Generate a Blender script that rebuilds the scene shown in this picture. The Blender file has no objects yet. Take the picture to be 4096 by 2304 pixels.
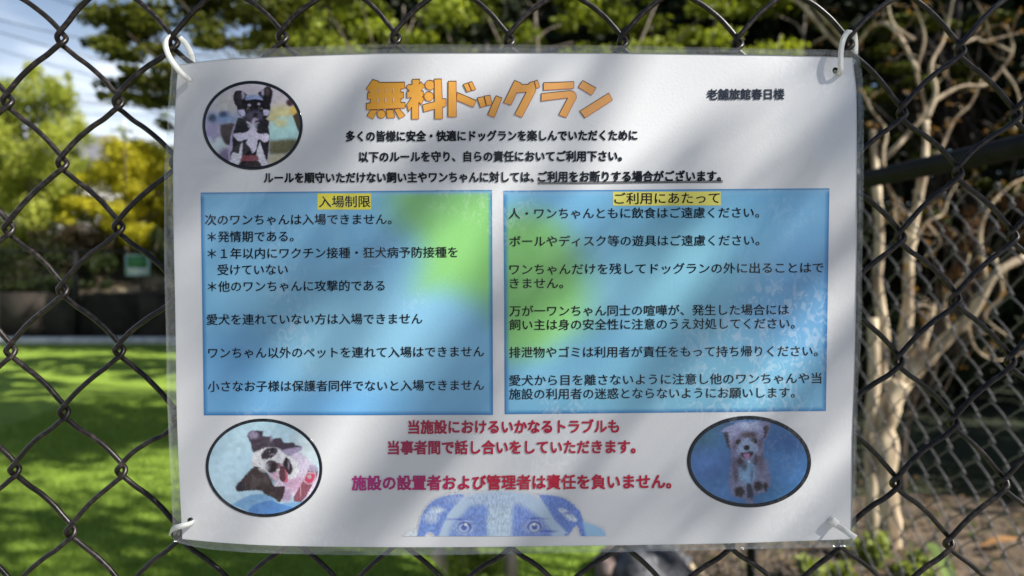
import bpy, math, random
import numpy as np
from mathutils import Vector
rng = np.random.default_rng(7)
random.seed(7)
SC = bpy.context.scene
COL = SC.collection
# ---------------------------------------------------------------- camera, world, sun, exposure
CAM = np.array((0.0, -0.433, 1.45)); PITCH = math.radians(1.8); FPX = 4096 * 24 / 36
cam = bpy.data.cameras.new('camera'); cam.lens = 24; cam.sensor_width = 36; cam.clip_start = 0.02; cam.clip_end = 3000
camo = bpy.data.objects.new('camera', cam); COL.objects.link(camo)
camo.location = CAM; camo.rotation_euler = (math.pi / 2 - PITCH, 0, 0)
cam.dof.use_dof = True; cam.dof.focus_distance = 0.424; cam.dof.aperture_fstop = 6.0; cam.dof.aperture_blades = 7
SC.camera = camo
SUN = np.array((0.70, -0.32, 0.64)); SUN = SUN / np.linalg.norm(SUN)
SUN_EL = math.asin(SUN[2]); SUN_AZ = math.atan2(SUN[0], SUN[1])
world = bpy.data.worlds.new('World'); SC.world = world; world.use_nodes = True
wn, wl = world.node_tree.nodes, world.node_tree.links
bg = wn['Background']; bg.inputs['Strength'].default_value = 0.06
sky = wn.new('ShaderNodeTexSky'); sky.sky_type = 'NISHITA'; sky.sun_disc = False
sky.sun_elevation = SUN_EL; sky.sun_rotation = SUN_AZ; sky.ozone_density = 2.0; sky.air_density = 1.0; sky.dust_density = 0.6
tc = wn.new('ShaderNodeTexCoord'); mp = wn.new('ShaderNodeMapping'); mp.inputs['Scale'].default_value = (2.2, 2.2, 9.0); mp.inputs['Rotation'].default_value = (0.0, 0.25, 0.3)
nz = wn.new('ShaderNodeTexNoise'); nz.inputs['Scale'].default_value = 1.6; nz.inputs['Detail'].default_value = 7; nz.inputs['Roughness'].default_value = 0.6
nz.inputs['Distortion'].default_value = 0.6
cr = wn.new('ShaderNodeValToRGB'); cr.color_ramp.elements[0].position = 0.46; cr.color_ramp.elements[1].position = 0.80
mx = wn.new('ShaderNodeMixRGB'); mx.inputs['Color2'].default_value = (10.0, 10.8, 12.0, 1)
wl.new(tc.outputs['Generated'], mp.inputs['Vector']); wl.new(mp.outputs['Vector'], nz.inputs['Vector'])
sx_ = wn.new('ShaderNodeSeparateXYZ'); wl.new(tc.outputs['Generated'], sx_.inputs[0])   # thin cloud lies low and on the left half of the sky
g1 = wn.new('ShaderNodeMapRange'); g1.interpolation_type = 'SMOOTHSTEP'; g1.inputs['From Min'].default_value = 0.25; g1.inputs['From Max'].default_value = -0.25; wl.new(sx_.outputs['X'], g1.inputs['Value'])
g2 = wn.new('ShaderNodeMapRange'); g2.interpolation_type = 'SMOOTHSTEP'; g2.inputs['From Min'].default_value = 0.65; g2.inputs['From Max'].default_value = 0.30; wl.new(sx_.outputs['Z'], g2.inputs['Value'])
g3 = wn.new('ShaderNodeMapRange'); g3.inputs['From Min'].default_value = 0.34; g3.inputs['From Max'].default_value = 0.06; g3.inputs['To Min'].default_value = 0.0; g3.inputs['To Max'].default_value = 0.9; wl.new(sx_.outputs['Z'], g3.inputs['Value'])
ad_ = wn.new('ShaderNodeMath'); ad_.operation = 'ADD'; ad_.use_clamp = True; wl.new(cr.outputs['Color'], ad_.inputs[0]); wl.new(g3.outputs[0], ad_.inputs[1])
k1 = wn.new('ShaderNodeMath'); k1.operation = 'MULTIPLY'; wl.new(g1.outputs[0], k1.inputs[0]); wl.new(g2.outputs[0], k1.inputs[1])
k2 = wn.new('ShaderNodeMath'); k2.operation = 'MULTIPLY'; wl.new(k1.outputs[0], k2.inputs[0]); wl.new(ad_.outputs[0], k2.inputs[1])
wl.new(nz.outputs['Fac'], cr.inputs['Fac']); wl.new(k2.outputs[0], mx.inputs['Fac'])
wl.new(sky.outputs['Color'], mx.inputs['Color1']); wl.new(mx.outputs['Color'], bg.inputs['Color'])
sl = bpy.data.lights.new('sun', 'SUN'); sl.energy = 5.0; sl.angle = math.radians(0.5); sl.color = (1.0, 0.96, 0.90)
so = bpy.data.objects.new('sun', sl); COL.objects.link(so)
so.rotation_euler = Vector(SUN).to_track_quat('Z', 'Y').to_euler()
SC.view_settings.view_transform = 'Standard'; SC.view_settings.look = 'None'; SC.view_settings.gamma = 1
SC.view_settings.exposure = 0.96
SC.view_settings.use_curve_mapping = False

# ---------------------------------------------------------------- helpers
R_ = np.array((1.0, 0, 0)); F_ = np.array((0, math.cos(PITCH), -math.sin(PITCH))); U_ = np.array((0, math.sin(PITCH), math.cos(PITCH)))
def ray(sx, sy):
    sx = np.asarray(sx, float); sy = np.asarray(sy, float)
    return F_ + ((sx - 2048) / FPX)[..., None] * R_ - ((sy - 1152) / FPX)[..., None] * U_
def at_y(sx, sy, y):                                   # photo pixel -> point on the vertical plane y
    d = ray(sx, sy); t = (y - CAM[1]) / d[..., 1]
    return CAM + d * np.asarray(t)[..., None]
def at_z(sx, sy, z):
    d = ray(sx, sy); t = (z - CAM[2]) / d[..., 2]
    return CAM + d * np.asarray(t)[..., None]
V2S = 4096 / 2576
def vy(vx, vyy, y): return at_y(vx * V2S, vyy * V2S, y)
def lin(c):
    c = np.asarray(c, float) / 255.0
    return np.where(c <= 0.04045, c / 12.92, ((c + 0.055) / 1.055) ** 2.4)

def obj(name, verts, faces, mat=None, parent=None, cols=None, smooth=False):
    verts = np.asarray(verts, float).reshape(-1, 3)
    if parent is not None: verts = verts - np.array(parent.location)
    me = bpy.data.meshes.new(name)
    if isinstance(faces, np.ndarray):
        n, k = faces.shape
        me.vertices.add(len(verts)); me.vertices.foreach_set('co', verts.astype(np.float32).ravel())
        me.loops.add(n * k); me.loops.foreach_set('vertex_index', faces.astype(np.int32).ravel())
        me.polygons.add(n); me.polygons.foreach_set('loop_start', np.arange(0, n * k, k, dtype=np.int32))
        me.update(calc_edges=True)
    else:
        me.from_pydata([tuple(v) for v in verts], [], faces)
    if cols is not None:
        a = me.color_attributes.new('Col', 'FLOAT_COLOR', 'POINT')
        c = np.ones((len(verts), 4), np.float32); c[:, :3] = cols
        a.data.foreach_set('color', c.ravel())
    if smooth: me.polygons.foreach_set('use_smooth', np.ones(len(me.polygons), bool))
    me.validate()
    if mat is not None: me.materials.append(mat)
    o = bpy.data.objects.new(name, me); COL.objects.link(o)
    if parent is not None: o.parent = parent
    return o
def tag(o, label=None, cat=None, group=None, kind=None):
    if label: o['label'] = label
    if cat: o['category'] = cat
    if group: o['group'] = group
    if kind: o['kind'] = kind
    return o
def thing(name, loc, label, cat, group=None):
    o = bpy.data.objects.new(name, None); COL.objects.link(o); o.location = loc; o.empty_display_size = 0.1
    bpy.context.view_layer.update()
    return tag(o, label, cat, group)
class MB:                                              # collects shapes into ONE mesh
    def __init__(s): s.v = []; s.q = []; s.n = 0; s.c = []
    def add(s, v, f, c=None):
        v = np.asarray(v, float).reshape(-1, 3); f = np.asarray(f, int)
        if f.shape[1] == 3: f = np.concatenate([f, f[:, 2:]], 1)
        s.v.append(v); s.q.append(f + s.n); s.n += len(v)
        s.c.append(np.broadcast_to(np.asarray(c if c is not None else (1, 1, 1), float), (len(v), 3)))
    def box(s, lo, hi, c=None):
        (a, b, d), (e, f, g) = lo, hi
        v = [(a, b, d), (e, b, d), (e, f, d), (a, f, d), (a, b, g), (e, b, g), (e, f, g), (a, f, g)]
        s.add(v, [(0, 3, 2, 1), (4, 5, 6, 7), (0, 1, 5, 4), (1, 2, 6, 5), (2, 3, 7, 6), (3, 0, 4, 7)], c)
    def tube(s, path, rad, sides=8, c=None, cap=True):
        v, f = tube(path, rad, sides, cap); s.add(v, f, c)
    def build(s, name, mat, parent=None, smooth=False):
        v = np.concatenate(s.v); q = np.concatenate(s.q); c = np.concatenate(s.c)
        deg = q[:, 2] == q[:, 3]
        if deg.any():
            faces = [tuple(r[:3]) if d else tuple(r) for r, d in zip(q.tolist(), deg)]
            return obj(name, v, faces, mat, parent, c, smooth)
        return obj(name, v, q, mat, parent, c, smooth)
def tube(path, rad, sides=8, cap=True):
    p = np.asarray(path, float); n = len(p); rad = np.broadcast_to(np.asarray(rad, float), (n,))
    t = np.gradient(p, axis=0); t /= np.linalg.norm(t, axis=1)[:, None] + 1e-12
    a = np.array((0, 0, 1.0)) if abs(t[0, 2]) < 0.9 else np.array((1.0, 0, 0))
    u = np.cross(t[0], a); u /= np.linalg.norm(u); us = [u]
    for i in range(1, n):
        u = us[-1] - t[i] * np.dot(us[-1], t[i]); l = np.linalg.norm(u)
        us.append(u / l if l > 1e-9 else us[-1])
    us = np.array(us); ws = np.cross(t, us)
    ang = np.arange(sides) * 2 * math.pi / sides
    v = p[:, None] + rad[:, None, None] * (np.cos(ang)[None, :, None] * us[:, None] + np.sin(ang)[None, :, None] * ws[:, None])
    i, j = np.meshgrid(np.arange(n - 1), np.arange(sides), indexing='ij'); j2 = (j + 1) % sides
    f = np.stack([i * sides + j, i * sides + j2, (i + 1) * sides + j2, (i + 1) * sides + j], -1).reshape(-1, 4)
    v = v.reshape(-1, 3)
    if cap:
        v = np.concatenate([v, p[:1], p[-1:]]); c0, c1 = n * sides, n * sides + 1
        j = np.arange(sides); j2 = (j + 1) % sides
        f = np.concatenate([f, np.stack([j2, j, np.full(sides, c0), np.full(sides, c0)], -1),
                            np.stack([(n - 1) * sides + j, (n - 1) * sides + j2, np.full(sides, c1), np.full(sides, c1)], -1)])
    return v, f
def crom(pts, k=4):                                    # Catmull-Rom through the points
    p = np.asarray(pts, float); p = np.concatenate([2 * p[:1] - p[1:2], p, 2 * p[-1:] - p[-2:-1]])
    t = np.linspace(0, 1, k, endpoint=False)[:, None]; out = []
    for i in range(1, len(p) - 2):
        a, b, c, d = p[i - 1], p[i], p[i + 1], p[i + 2]
        out.append(0.5 * (2 * b + (c - a) * t + (2 * a - 5 * b + 4 * c - d) * t * t + (3 * b - a - 3 * c + d) * t ** 3))
    out.append(p[-2][None]); return np.concatenate(out)
def noise2(x, y, sc, seed=0, oct=3):                   # smooth value noise
    out = np.zeros_like(x, float); amp = 1.0; tot = 0.0
    for o in range(oct):
        g = np.random.default_rng(seed * 17 + o).random((257, 257))
        xx = x / sc * 2 ** o + 31.7 * o; yy = y / sc * 2 ** o + 11.3 * o
        xi = np.floor(xx).astype(int); yi = np.floor(yy).astype(int); fx = xx - xi; fy = yy - yi
        fx = fx * fx * (3 - 2 * fx); fy = fy * fy * (3 - 2 * fy)
        g00 = g[xi % 256, yi % 256]; g10 = g[(xi + 1) % 256, yi % 256]; g01 = g[xi % 256, (yi + 1) % 256]; g11 = g[(xi + 1) % 256, (yi + 1) % 256]
        out += amp * ((g00 * (1 - fx) + g10 * fx) * (1 - fy) + (g01 * (1 - fx) + g11 * fx) * fy); tot += amp; amp *= 0.5
    return out / tot

# ---------------------------------------------------------------- materials
def newmat(name):
    m = bpy.data.materials.new(name); m.use_nodes = True
    nt = m.node_tree; return m, nt.nodes, nt.links, nt.nodes['Principled BSDF']
def noisy(name, c1, c2, scale=6, rough=0.8, bump=0.3, bdist=0.01, detail=6, spec=0.4, stretch=(1, 1, 1), lo=0.35, hi=0.65, attr=False):
    m, n, l, b = newmat(name)
    t = n.new('ShaderNodeTexCoord'); mp = n.new('ShaderNodeMapping'); mp.inputs['Scale'].default_value = stretch
    z = n.new('ShaderNodeTexNoise'); z.inputs['Scale'].default_value = scale; z.inputs['Detail'].default_value = detail
    r = n.new('ShaderNodeValToRGB'); r.color_ramp.elements[0].position = lo; r.color_ramp.elements[1].position = hi
    r.color_ramp.elements[0].color = (*c1, 1); r.color_ramp.elements[1].color = (*c2, 1)
    l.new(t.outputs['Object'], mp.inputs['Vector']); l.new(mp.outputs['Vector'], z.inputs['Vector']); l.new(z.outputs['Fac'], r.inputs['Fac'])
    src = r.outputs['Color']
    if attr:
        a = n.new('ShaderNodeVertexColor'); a.layer_name = 'Col'; mm = n.new('ShaderNodeMixRGB'); mm.blend_type = 'MULTIPLY'; mm.inputs['Fac'].default_value = 1
        l.new(src, mm.inputs['Color1']); l.new(a.outputs['Color'], mm.inputs['Color2']); src = mm.outputs['Color']
    l.new(src, b.inputs['Base Color'])
    b.inputs['Roughness'].default_value = rough; b.inputs['Specular IOR Level'].default_value = spec
    if bump:
        z2 = n.new('ShaderNodeTexNoise'); z2.inputs['Scale'].default_value = scale * 3; z2.inputs['Detail'].default_value = 6
        l.new(mp.outputs['Vector'], z2.inputs['Vector'])
        bp = n.new('ShaderNodeBump'); bp.inputs['Strength'].default_value = bump; bp.inputs['Distance'].default_value = bdist
        l.new(z2.outputs['Fac'], bp.inputs['Height']); l.new(bp.outputs['Normal'], b.inputs['Normal'])
    return m
def leafmat(name, trans=0.45, rough=0.55):
    m, n, l, b = newmat(name)
    a = n.new('ShaderNodeVertexColor'); a.layer_name = 'Col'
    l.new(a.outputs['Color'], b.inputs['Base Color']); b.inputs['Roughness'].default_value = rough; b.inputs['Specular IOR Level'].default_value = 0.3
    tr = n.new('ShaderNodeBsdfTranslucent'); g = n.new('ShaderNodeMixRGB'); g.blend_type = 'MULTIPLY'; g.inputs['Fac'].default_value = 1
    g.inputs['Color2'].default_value = (1.0, 1.0, 0.55, 1); l.new(a.outputs['Color'], g.inputs['Color1']); l.new(g.outputs['Color'], tr.inputs['Color'])
    ms = n.new('ShaderNodeMixShader'); ms.inputs['Fac'].default_value = trans
    l.new(b.outputs['BSDF'], ms.inputs[1]); l.new(tr.outputs['BSDF'], ms.inputs[2]); l.new(ms.outputs['Shader'], n['Material Output'].inputs['Surface'])
    return m
M_LEAF = leafmat('leaf')
M_BARK_PALE = noisy('pale_bark', (0.20, 0.14, 0.085), (0.60, 0.49, 0.33), 16, 0.75, 0.5, 0.01, stretch=(1, 1, 0.25))
M_BARK = noisy('brown_bark', (0.07, 0.05, 0.035), (0.16, 0.12, 0.085), 12, 0.85, 0.6, 0.01, stretch=(1, 1, 0.2))
M_WIRE = noisy('brown_coated_wire', (0.009, 0.007, 0.006), (0.060, 0.048, 0.040), 260, 0.36, 0.35, 0.0003, spec=0.34, lo=0.48, hi=0.82)
M_WIRE2 = noisy('grey_coated_wire', (0.055, 0.052, 0.054), (0.11, 0.104, 0.106), 120, 0.40, 0.1, 0.0005, spec=0.6)
M_POST = noisy('black_painted_steel', (0.004, 0.004, 0.004), (0.009, 0.009, 0.009), 30, 0.6, 0.1, 0.001, spec=0.2)
# ---------------------------------------------------------------- the notice: where each pixel of it lies in space
def poster_depth(sx, sy):
    u = (sx - 700) / 2730.0; v = (sy - 215) / 1960.0
    b = 0.0045 * np.sin(math.pi * np.clip(u, 0, 1)) * np.sin(math.pi * np.clip(0.1 + 0.8 * v, 0, 1))
    b = b + 0.0010 * np.sin(7.0 * u + 4.2 * v) + 0.0006 * np.sin(15 * u - 9 * v + 1.0) + 0.0004 * np.sin(23 * u + 17 * v)
    c = np.exp(-(((sx - 3400) / 130.0) ** 2 + ((sy - 270) / 130.0) ** 2)) * 0.004
    return -0.0085 - b + c
def P(sx, sy, lift=0.0):
    sx = np.asarray(sx, float); sy = np.asarray(sy, float)
    return at_y(sx, sy, poster_depth(sx, sy) - lift)
def edge(pts, n):                                      # smooth curve through measured edge points, n samples evenly by arclength
    p = crom(pts, 8); d = np.concatenate([[0], np.cumsum(np.linalg.norm(np.diff(p, axis=0), axis=1))])
    s = np.linspace(0, d[-1], n); return np.stack([np.interp(s, d, p[:, 0]), np.interp(s, d, p[:, 1])], -1)
def coons(T, B, L, R):
    nu, nv = len(T), len(L); u = np.linspace(0, 1, nu)[None, :, None]; v = np.linspace(0, 1, nv)[:, None, None]
    return (1 - v) * T[None] + v * B[None] + (1 - u) * L[:, None] + u * R[:, None] - ((1 - u) * (1 - v) * T[0] + u * (1 - v) * T[-1] + (1 - u) * v * B[0] + u * v * B[-1])
def gridfaces(nv, nu):
    i, j = np.meshgrid(np.arange(nv - 1), np.arange(nu - 1), indexing='ij')
    a = i * nu + j
    return np.stack([a, a + nu, a + nu + 1, a + 1], -1).reshape(-1, 4)
pT = [(721, 258), (860, 240), (1024, 230), (1300, 219), (1580, 212), (2018, 211), (2500, 213), (3072, 220), (3412, 230)]
pB = [(729, 2156), (900, 2172), (1151, 2184), (1591, 2189), (2031, 2187), (2482, 2181), (2922, 2173), (3404, 2157)]
pL = [(721, 258), (709, 310), (702, 424), (695, 560), (692, 700), (694, 912), (701, 1230), (704, 1442), (707, 1642), (715, 1854), (729, 2156)]
pR = [(3412, 230), (3418, 290), (3426, 371), (3428, 583), (3428, 720), (3427, 1071), (3419, 1468), (3411, 1748), (3407, 2066), (3404, 2157)]
fT = [(688, 228), (860, 206), (1024, 196), (1300, 183), (1580, 176), (2018, 178), (2500, 182), (3072, 193), (3436, 202)]
fB = [(694, 2166), (773, 2186), (900, 2203), (1151, 2216), (1591, 2221), (2031, 2216), (2482, 2208), (2922, 2198), (3422, 2188)]
fL = [(688, 228), (686, 265), (673, 424), (660, 636), (656, 700), (657, 1071), (665, 1389), (668, 1589), (684, 1960), (694, 2166)]
fR = [(3436, 202), (3440, 240), (3452, 329), (3455, 530), (3455, 700), (3449, 1071), (3446, 1336), (3433, 1536), (3427, 1854), (3422, 2188)]
NU, NV = 150, 108
paperS = coons(edge(pT, NU), edge(pB, NU), edge(pL, NV), edge(pR, NV))
HOLES = [(757, 320), (3342, 283), (763, 2083), (3338, 2093)]
def printmat(name, rough=0.45, hole=True, attr=True, sheen_paint=0.24, base=(0.63, 0.637, 0.643)):
    m, n, l, b = newmat(name)
    geo = n.new('ShaderNodeNewGeometry')
    if attr:
        a = n.new('ShaderNodeVertexColor'); a.layer_name = 'Col'; src = a.outputs['Color']
    else:
        rgb = n.new('ShaderNodeRGB'); rgb.outputs[0].default_value = (*base, 1); src = rgb.outputs[0]
    # reflections off the film, painted into the colour as whitish wrinkled patches
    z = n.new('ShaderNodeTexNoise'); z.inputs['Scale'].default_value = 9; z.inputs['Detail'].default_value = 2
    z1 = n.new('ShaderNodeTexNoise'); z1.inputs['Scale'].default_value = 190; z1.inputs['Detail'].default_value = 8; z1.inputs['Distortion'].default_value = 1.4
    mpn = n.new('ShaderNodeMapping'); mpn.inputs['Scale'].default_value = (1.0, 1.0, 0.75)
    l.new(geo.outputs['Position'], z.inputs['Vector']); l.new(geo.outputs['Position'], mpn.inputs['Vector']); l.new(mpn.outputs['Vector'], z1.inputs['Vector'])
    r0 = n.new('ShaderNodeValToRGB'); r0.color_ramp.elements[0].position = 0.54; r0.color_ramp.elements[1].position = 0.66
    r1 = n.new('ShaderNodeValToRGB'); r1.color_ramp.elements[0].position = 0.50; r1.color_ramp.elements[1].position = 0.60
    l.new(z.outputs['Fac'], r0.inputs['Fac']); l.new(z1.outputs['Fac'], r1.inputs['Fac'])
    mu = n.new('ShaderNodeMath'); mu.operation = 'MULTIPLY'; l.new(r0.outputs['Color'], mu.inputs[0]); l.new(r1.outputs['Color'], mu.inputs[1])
    mu2 = n.new('ShaderNodeMath'); mu2.operation = 'MULTIPLY'; mu2.inputs[1].default_value = sheen_paint; l.new(mu.outputs[0], mu2.inputs[0])
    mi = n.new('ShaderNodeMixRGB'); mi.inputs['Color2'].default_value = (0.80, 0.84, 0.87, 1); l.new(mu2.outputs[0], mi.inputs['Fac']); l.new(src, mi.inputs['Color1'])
    l.new(mi.outputs['Color'], b.inputs['Base Color'])
    b.inputs['Roughness'].default_value = rough; b.inputs['Specular IOR Level'].default_value = 0.08
    b.inputs['Coat Weight'].default_value = 0.8; b.inputs['Coat Roughness'].default_value = 0.10; b.inputs['Coat IOR'].default_value = 1.5
    f = n.new('ShaderNodeTexNoise'); f.inputs['Scale'].default_value = 620; f.inputs['Detail'].default_value = 4; f.inputs['Roughness'].default_value = 0.6
    l.new(geo.outputs['Position'], f.inputs['Vector'])
    bp = n.new('ShaderNodeBump'); bp.inputs['Strength'].default_value = 0.38; bp.inputs['Distance'].default_value = 0.00022
    l.new(f.outputs['Fac'], bp.inputs['Height']); l.new(bp.outputs['Normal'], b.inputs['Normal'])
    w = n.new('ShaderNodeTexNoise'); w.inputs['Scale'].default_value = 26; w.inputs['Detail'].default_value = 5; w.inputs['Distortion'].default_value = 0.8
    l.new(geo.outputs['Position'], w.inputs['Vector'])
    bp2 = n.new('ShaderNodeBump'); bp2.inputs['Strength'].default_value = 0.5; bp2.inputs['Distance'].default_value = 0.002
    l.new(w.outputs['Fac'], bp2.inputs['Height']); l.new(bp2.outputs['Normal'], b.inputs['Coat Normal'])
    if hole:                                           # four punched holes, open right through
        cur = None
        for hx, hy in HOLES:
            d = n.new('ShaderNodeVectorMath'); d.operation = 'DISTANCE'; d.inputs[1].default_value = tuple(P(hx, hy))
            l.new(geo.outputs['Position'], d.inputs[0])
            if cur is None: cur = d.outputs['Value']
            else:
                mn = n.new('ShaderNodeMath'); mn.operation = 'MINIMUM'; l.new(cur, mn.inputs[0]); l.new(d.outputs['Value'], mn.inputs[1]); cur = mn.outputs[0]
        gt = n.new('ShaderNodeMath'); gt.operation = 'GREATER_THAN'; gt.inputs[1].default_value = 0.0021; l.new(cur, gt.inputs[0])
        l.new(gt.outputs[0], b.inputs['Alpha'])
    return m
M_PAPER = printmat('laminated_paper', attr=False)
M_PRINT = printmat('laminated_print', hole=False); M_INK = printmat('laminated_ink', hole=False, sheen_paint=0.05)
m, n, l, b = newmat('clear_film'); M_FILM = m
tr = n.new('ShaderNodeBsdfTransparent'); tr.inputs['Color'].default_value = (0.90, 0.92, 0.91, 1)
gl = n.new('ShaderNodeBsdfGlossy'); gl.inputs['Roughness'].default_value = 0.12; gl.inputs['Color'].default_value = (0.9, 0.92, 0.93, 1)
df = n.new('ShaderNodeBsdfDiffuse'); df.inputs['Color'].default_value = (0.75, 0.79, 0.77, 1)
geo = n.new('ShaderNodeNewGeometry'); zz = n.new('ShaderNodeTexNoise'); zz.inputs['Scale'].default_value = 60; zz.inputs['Detail'].default_value = 5
l.new(geo.outputs['Position'], zz.inputs['Vector'])
bp = n.new('ShaderNodeBump'); bp.inputs['Strength'].default_value = 0.9; bp.inputs['Distance'].default_value = 0.004; l.new(zz.outputs['Fac'], bp.inputs['Height']); l.new(bp.outputs['Normal'], gl.inputs['Normal'])
fr = n.new('ShaderNodeFresnel'); fr.inputs['IOR'].default_value = 1.75; l.new(bp.outputs['Normal'], fr.inputs['Normal'])
m1 = n.new('ShaderNodeMixShader'); m1.inputs['Fac'].default_value = 0.10; l.new(tr.outputs[0], m1.inputs[1]); l.new(df.outputs[0], m1.inputs[2])
m2 = n.new('ShaderNodeMixShader'); l.new(fr.outputs[0], m2.inputs['Fac']); l.new(m1.outputs[0], m2.inputs[1]); l.new(gl.outputs[0], m2.inputs[2])
l.new(m2.outputs[0], n['Material Output'].inputs['Surface'])

NB = tuple(at_y(2048, 2190, -0.009))
notice = thing('laminated_notice', NB, 'large white laminated dog run notice with Japanese rules, tied to the chain link fence', 'notice')
paper = obj('paper', P(paperS[..., 0], paperS[..., 1]), gridfaces(NV, NU), M_PAPER, notice, smooth=True)
# clear margin of the pouch: a thin strip with an upstanding rim along its outer edge
def ring(T, B, L, R, n=120): return np.concatenate([edge(T, n)[:-1], edge(R, n)[:-1], edge(B, n)[::-1][:-1], edge(L, n)[::-1][:-1]])
ri, ro = ring(pT, pB, pL, pR), ring(fT, fB, fL, fR)
K = len(ri); rows = []
for t, lift in ((0.0, 0.0003), (0.08, 0.0004), (0.5, 0.0001), (0.93, 0.0002), (1.0, 0.0008), (1.0, -0.0002)):
    q = ri * (1 - t) + ro * t
    wob = (noise2(np.arange(K) * 1.0, np.zeros(K), 9, 5) - 0.5) * 0.0022 * math.sin(math.pi * t)
    jag = (noise2(np.arange(K) * 1.0, np.ones(K) * 9, 3, 8) - 0.5) * 3 * t
    rows.append(at_y(q[:, 0] + jag * 0.5, q[:, 1] + jag, poster_depth(q[:, 0], q[:, 1]) - lift - wob))
rows = np.array(rows); i, j = np.meshgrid(np.arange(5), np.arange(K), indexing='ij'); j2 = (j + 1) % K
obj('film_margin', rows.reshape(-1, 3), np.stack([i * K + j, i * K + j2, (i + 1) * K + j2, (i + 1) * K + j], -1).reshape(-1, 4), M_FILM, notice, smooth=True)

# ---- printed inks
PAPER_C = np.array((0.63, 0.637, 0.643))
def ink(c): return np.clip(lin(c) * 0.97, 0.003, 0.70)
def smooth(e0, e1, x):
    t = np.clip((x - e0) / (e1 - e0 + 1e-9), 0, 1); return t * t * (3 - 2 * t)
def sdpoly(x, y, pts):                                 # signed distance to a polygon, negative inside
    p = np.asarray(pts, float); d = np.full(x.shape, 1e18); s = np.ones(x.shape)
    for i in range(len(p)):
        a = p[i]; b = p[i - 1]; e = b - a; wx = x - a[0]; wy = y - a[1]
        t = np.clip((wx * e[0] + wy * e[1]) / (e @ e + 1e-9), 0, 1); bx = wx - e[0] * t; by = wy - e[1] * t
        d = np.minimum(d, bx * bx + by * by)
        c1 = y >= a[1]; c2 = y < b[1]; c3 = e[0] * wy > e[1] * wx
        s = np.where((c1 & c2 & c3) | (~c1 & ~c2 & ~c3), -s, s)
    return s * np.sqrt(d)
def paint(X, Y, base, layers, fur=4.0, seed=1, mottle=0.4):
    """lay soft-edged patches over one another: (shape, colour[, softness[, fur]]); 4 numbers = ellipse, more = outline"""
    img = np.ones(X.shape + (3,)) * ink(base)
    n1 = noise2(X, Y, 10, seed, 2) - 0.5; n2 = noise2(X, Y, 10, seed + 1, 2) - 0.5; n3 = noise2(X, Y * 0.4, 7, seed + 2, 2); f1 = noise2(X, Y, 4.5, seed + 5, 1) - 0.5; f2 = noise2(X, Y, 4.5, seed + 6, 1) - 0.5; b1 = noise2(X, Y, 70, seed + 7, 2) - 0.5; b2 = noise2(X, Y, 70, seed + 8, 2) - 0.5; mot = noise2(X, Y, 55, seed + 9, 4)
    for L in layers:
        sh, c = L[0], L[1]; soft = L[2] if len(L) > 2 else 10; fu = L[3] if len(L) > 3 else fur
        x = X + n1 * fu * 4 + f1 * fu * 2; y = Y + n2 * fu * 4 + f2 * fu * 2
        if fu == 0 and mottle: x = X + b1 * 90; y = Y + b2 * 90; soft = soft * 1.3
        if len(sh) == 4 and not hasattr(sh[0], '__len__'):
            cx, cy, rx, ry = sh; q = np.sqrt(((x - cx) / rx) ** 2 + ((y - cy) / ry) ** 2); d = (q - 1) * min(rx, ry)
        else: d = sdpoly(x, y, crom(list(sh) + [sh[0]], 3)[:-1])
        a = smooth(soft, -soft, d)[..., None]
        k = (0.60 + 0.80 * n3)[..., None] if fu > 2.5 else 1.0
        img = img * (1 - a) + np.clip(ink(c) * k, 0.005, 0.8) * a
    return np.clip(img * (1 + mottle * (mot - 0.5))[..., None], 0.004, 0.82)
def oval_picture(name, ox, oy, sc, cx, cy, rx, ry, ringw, rot, base, layers, label, seed, nr=70, na=220, cast=(1, 1, 1)):
    """disc of printed picture with a dark ring, laid on the paper"""
    t = np.linspace(0, 2 * math.pi, na, endpoint=False); ct, st = math.cos(rot), math.sin(rot)
    rr = np.sqrt(np.linspace(0.0004, 1, nr))[:, None] ** 1.0
    ex, ey = rx - ringw, ry - ringw
    x = rr * np.cos(t) * ex; y = rr * np.sin(t) * ey
    zx, zy = cx + x * ct - y * st, cy + x * st + y * ct
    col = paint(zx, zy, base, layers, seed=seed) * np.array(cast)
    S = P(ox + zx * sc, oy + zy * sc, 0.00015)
    i, j = np.meshgrid(np.arange(nr - 1), np.arange(na), indexing='ij'); j2 = (j + 1) % na
    f = np.stack([i * na + j, (i + 1) * na + j, (i + 1) * na + j2, i * na + j2], -1).reshape(-1, 4)
    o = obj(name, S.reshape(-1, 3), f, M_INK, notice, col.reshape(-1, 3), True); o['label'] = label
    rings = []
    for q, lift in ((-0.15, 0.00016), (0.0, 0.0003), (0.5, 0.00035), (1.0, 0.0003), (1.12, 0.0)):
        a, b_ = ex + ringw * q, ey + ringw * q; x = np.cos(t) * a; y = np.sin(t) * b_
        rings.append(P(ox + (cx + x * ct - y * st) * sc, oy + (cy + x * st + y * ct) * sc, lift))
    i, j = np.meshgrid(np.arange(4), np.arange(na), indexing='ij'); j2 = (j + 1) % na
    f = np.stack([i * na + j, (i + 1) * na + j, (i + 1) * na + j2, i * na + j2], -1).reshape(-1, 4)
    obj('picture_ring', np.array(rings).reshape(-1, 3), f, M_INK, o_root(o), np.tile(ink((22, 28, 36)), (5 * na, 1)), True).parent = o
    return o
def o_root(o): return notice
BK = (30, 27, 32)
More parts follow.
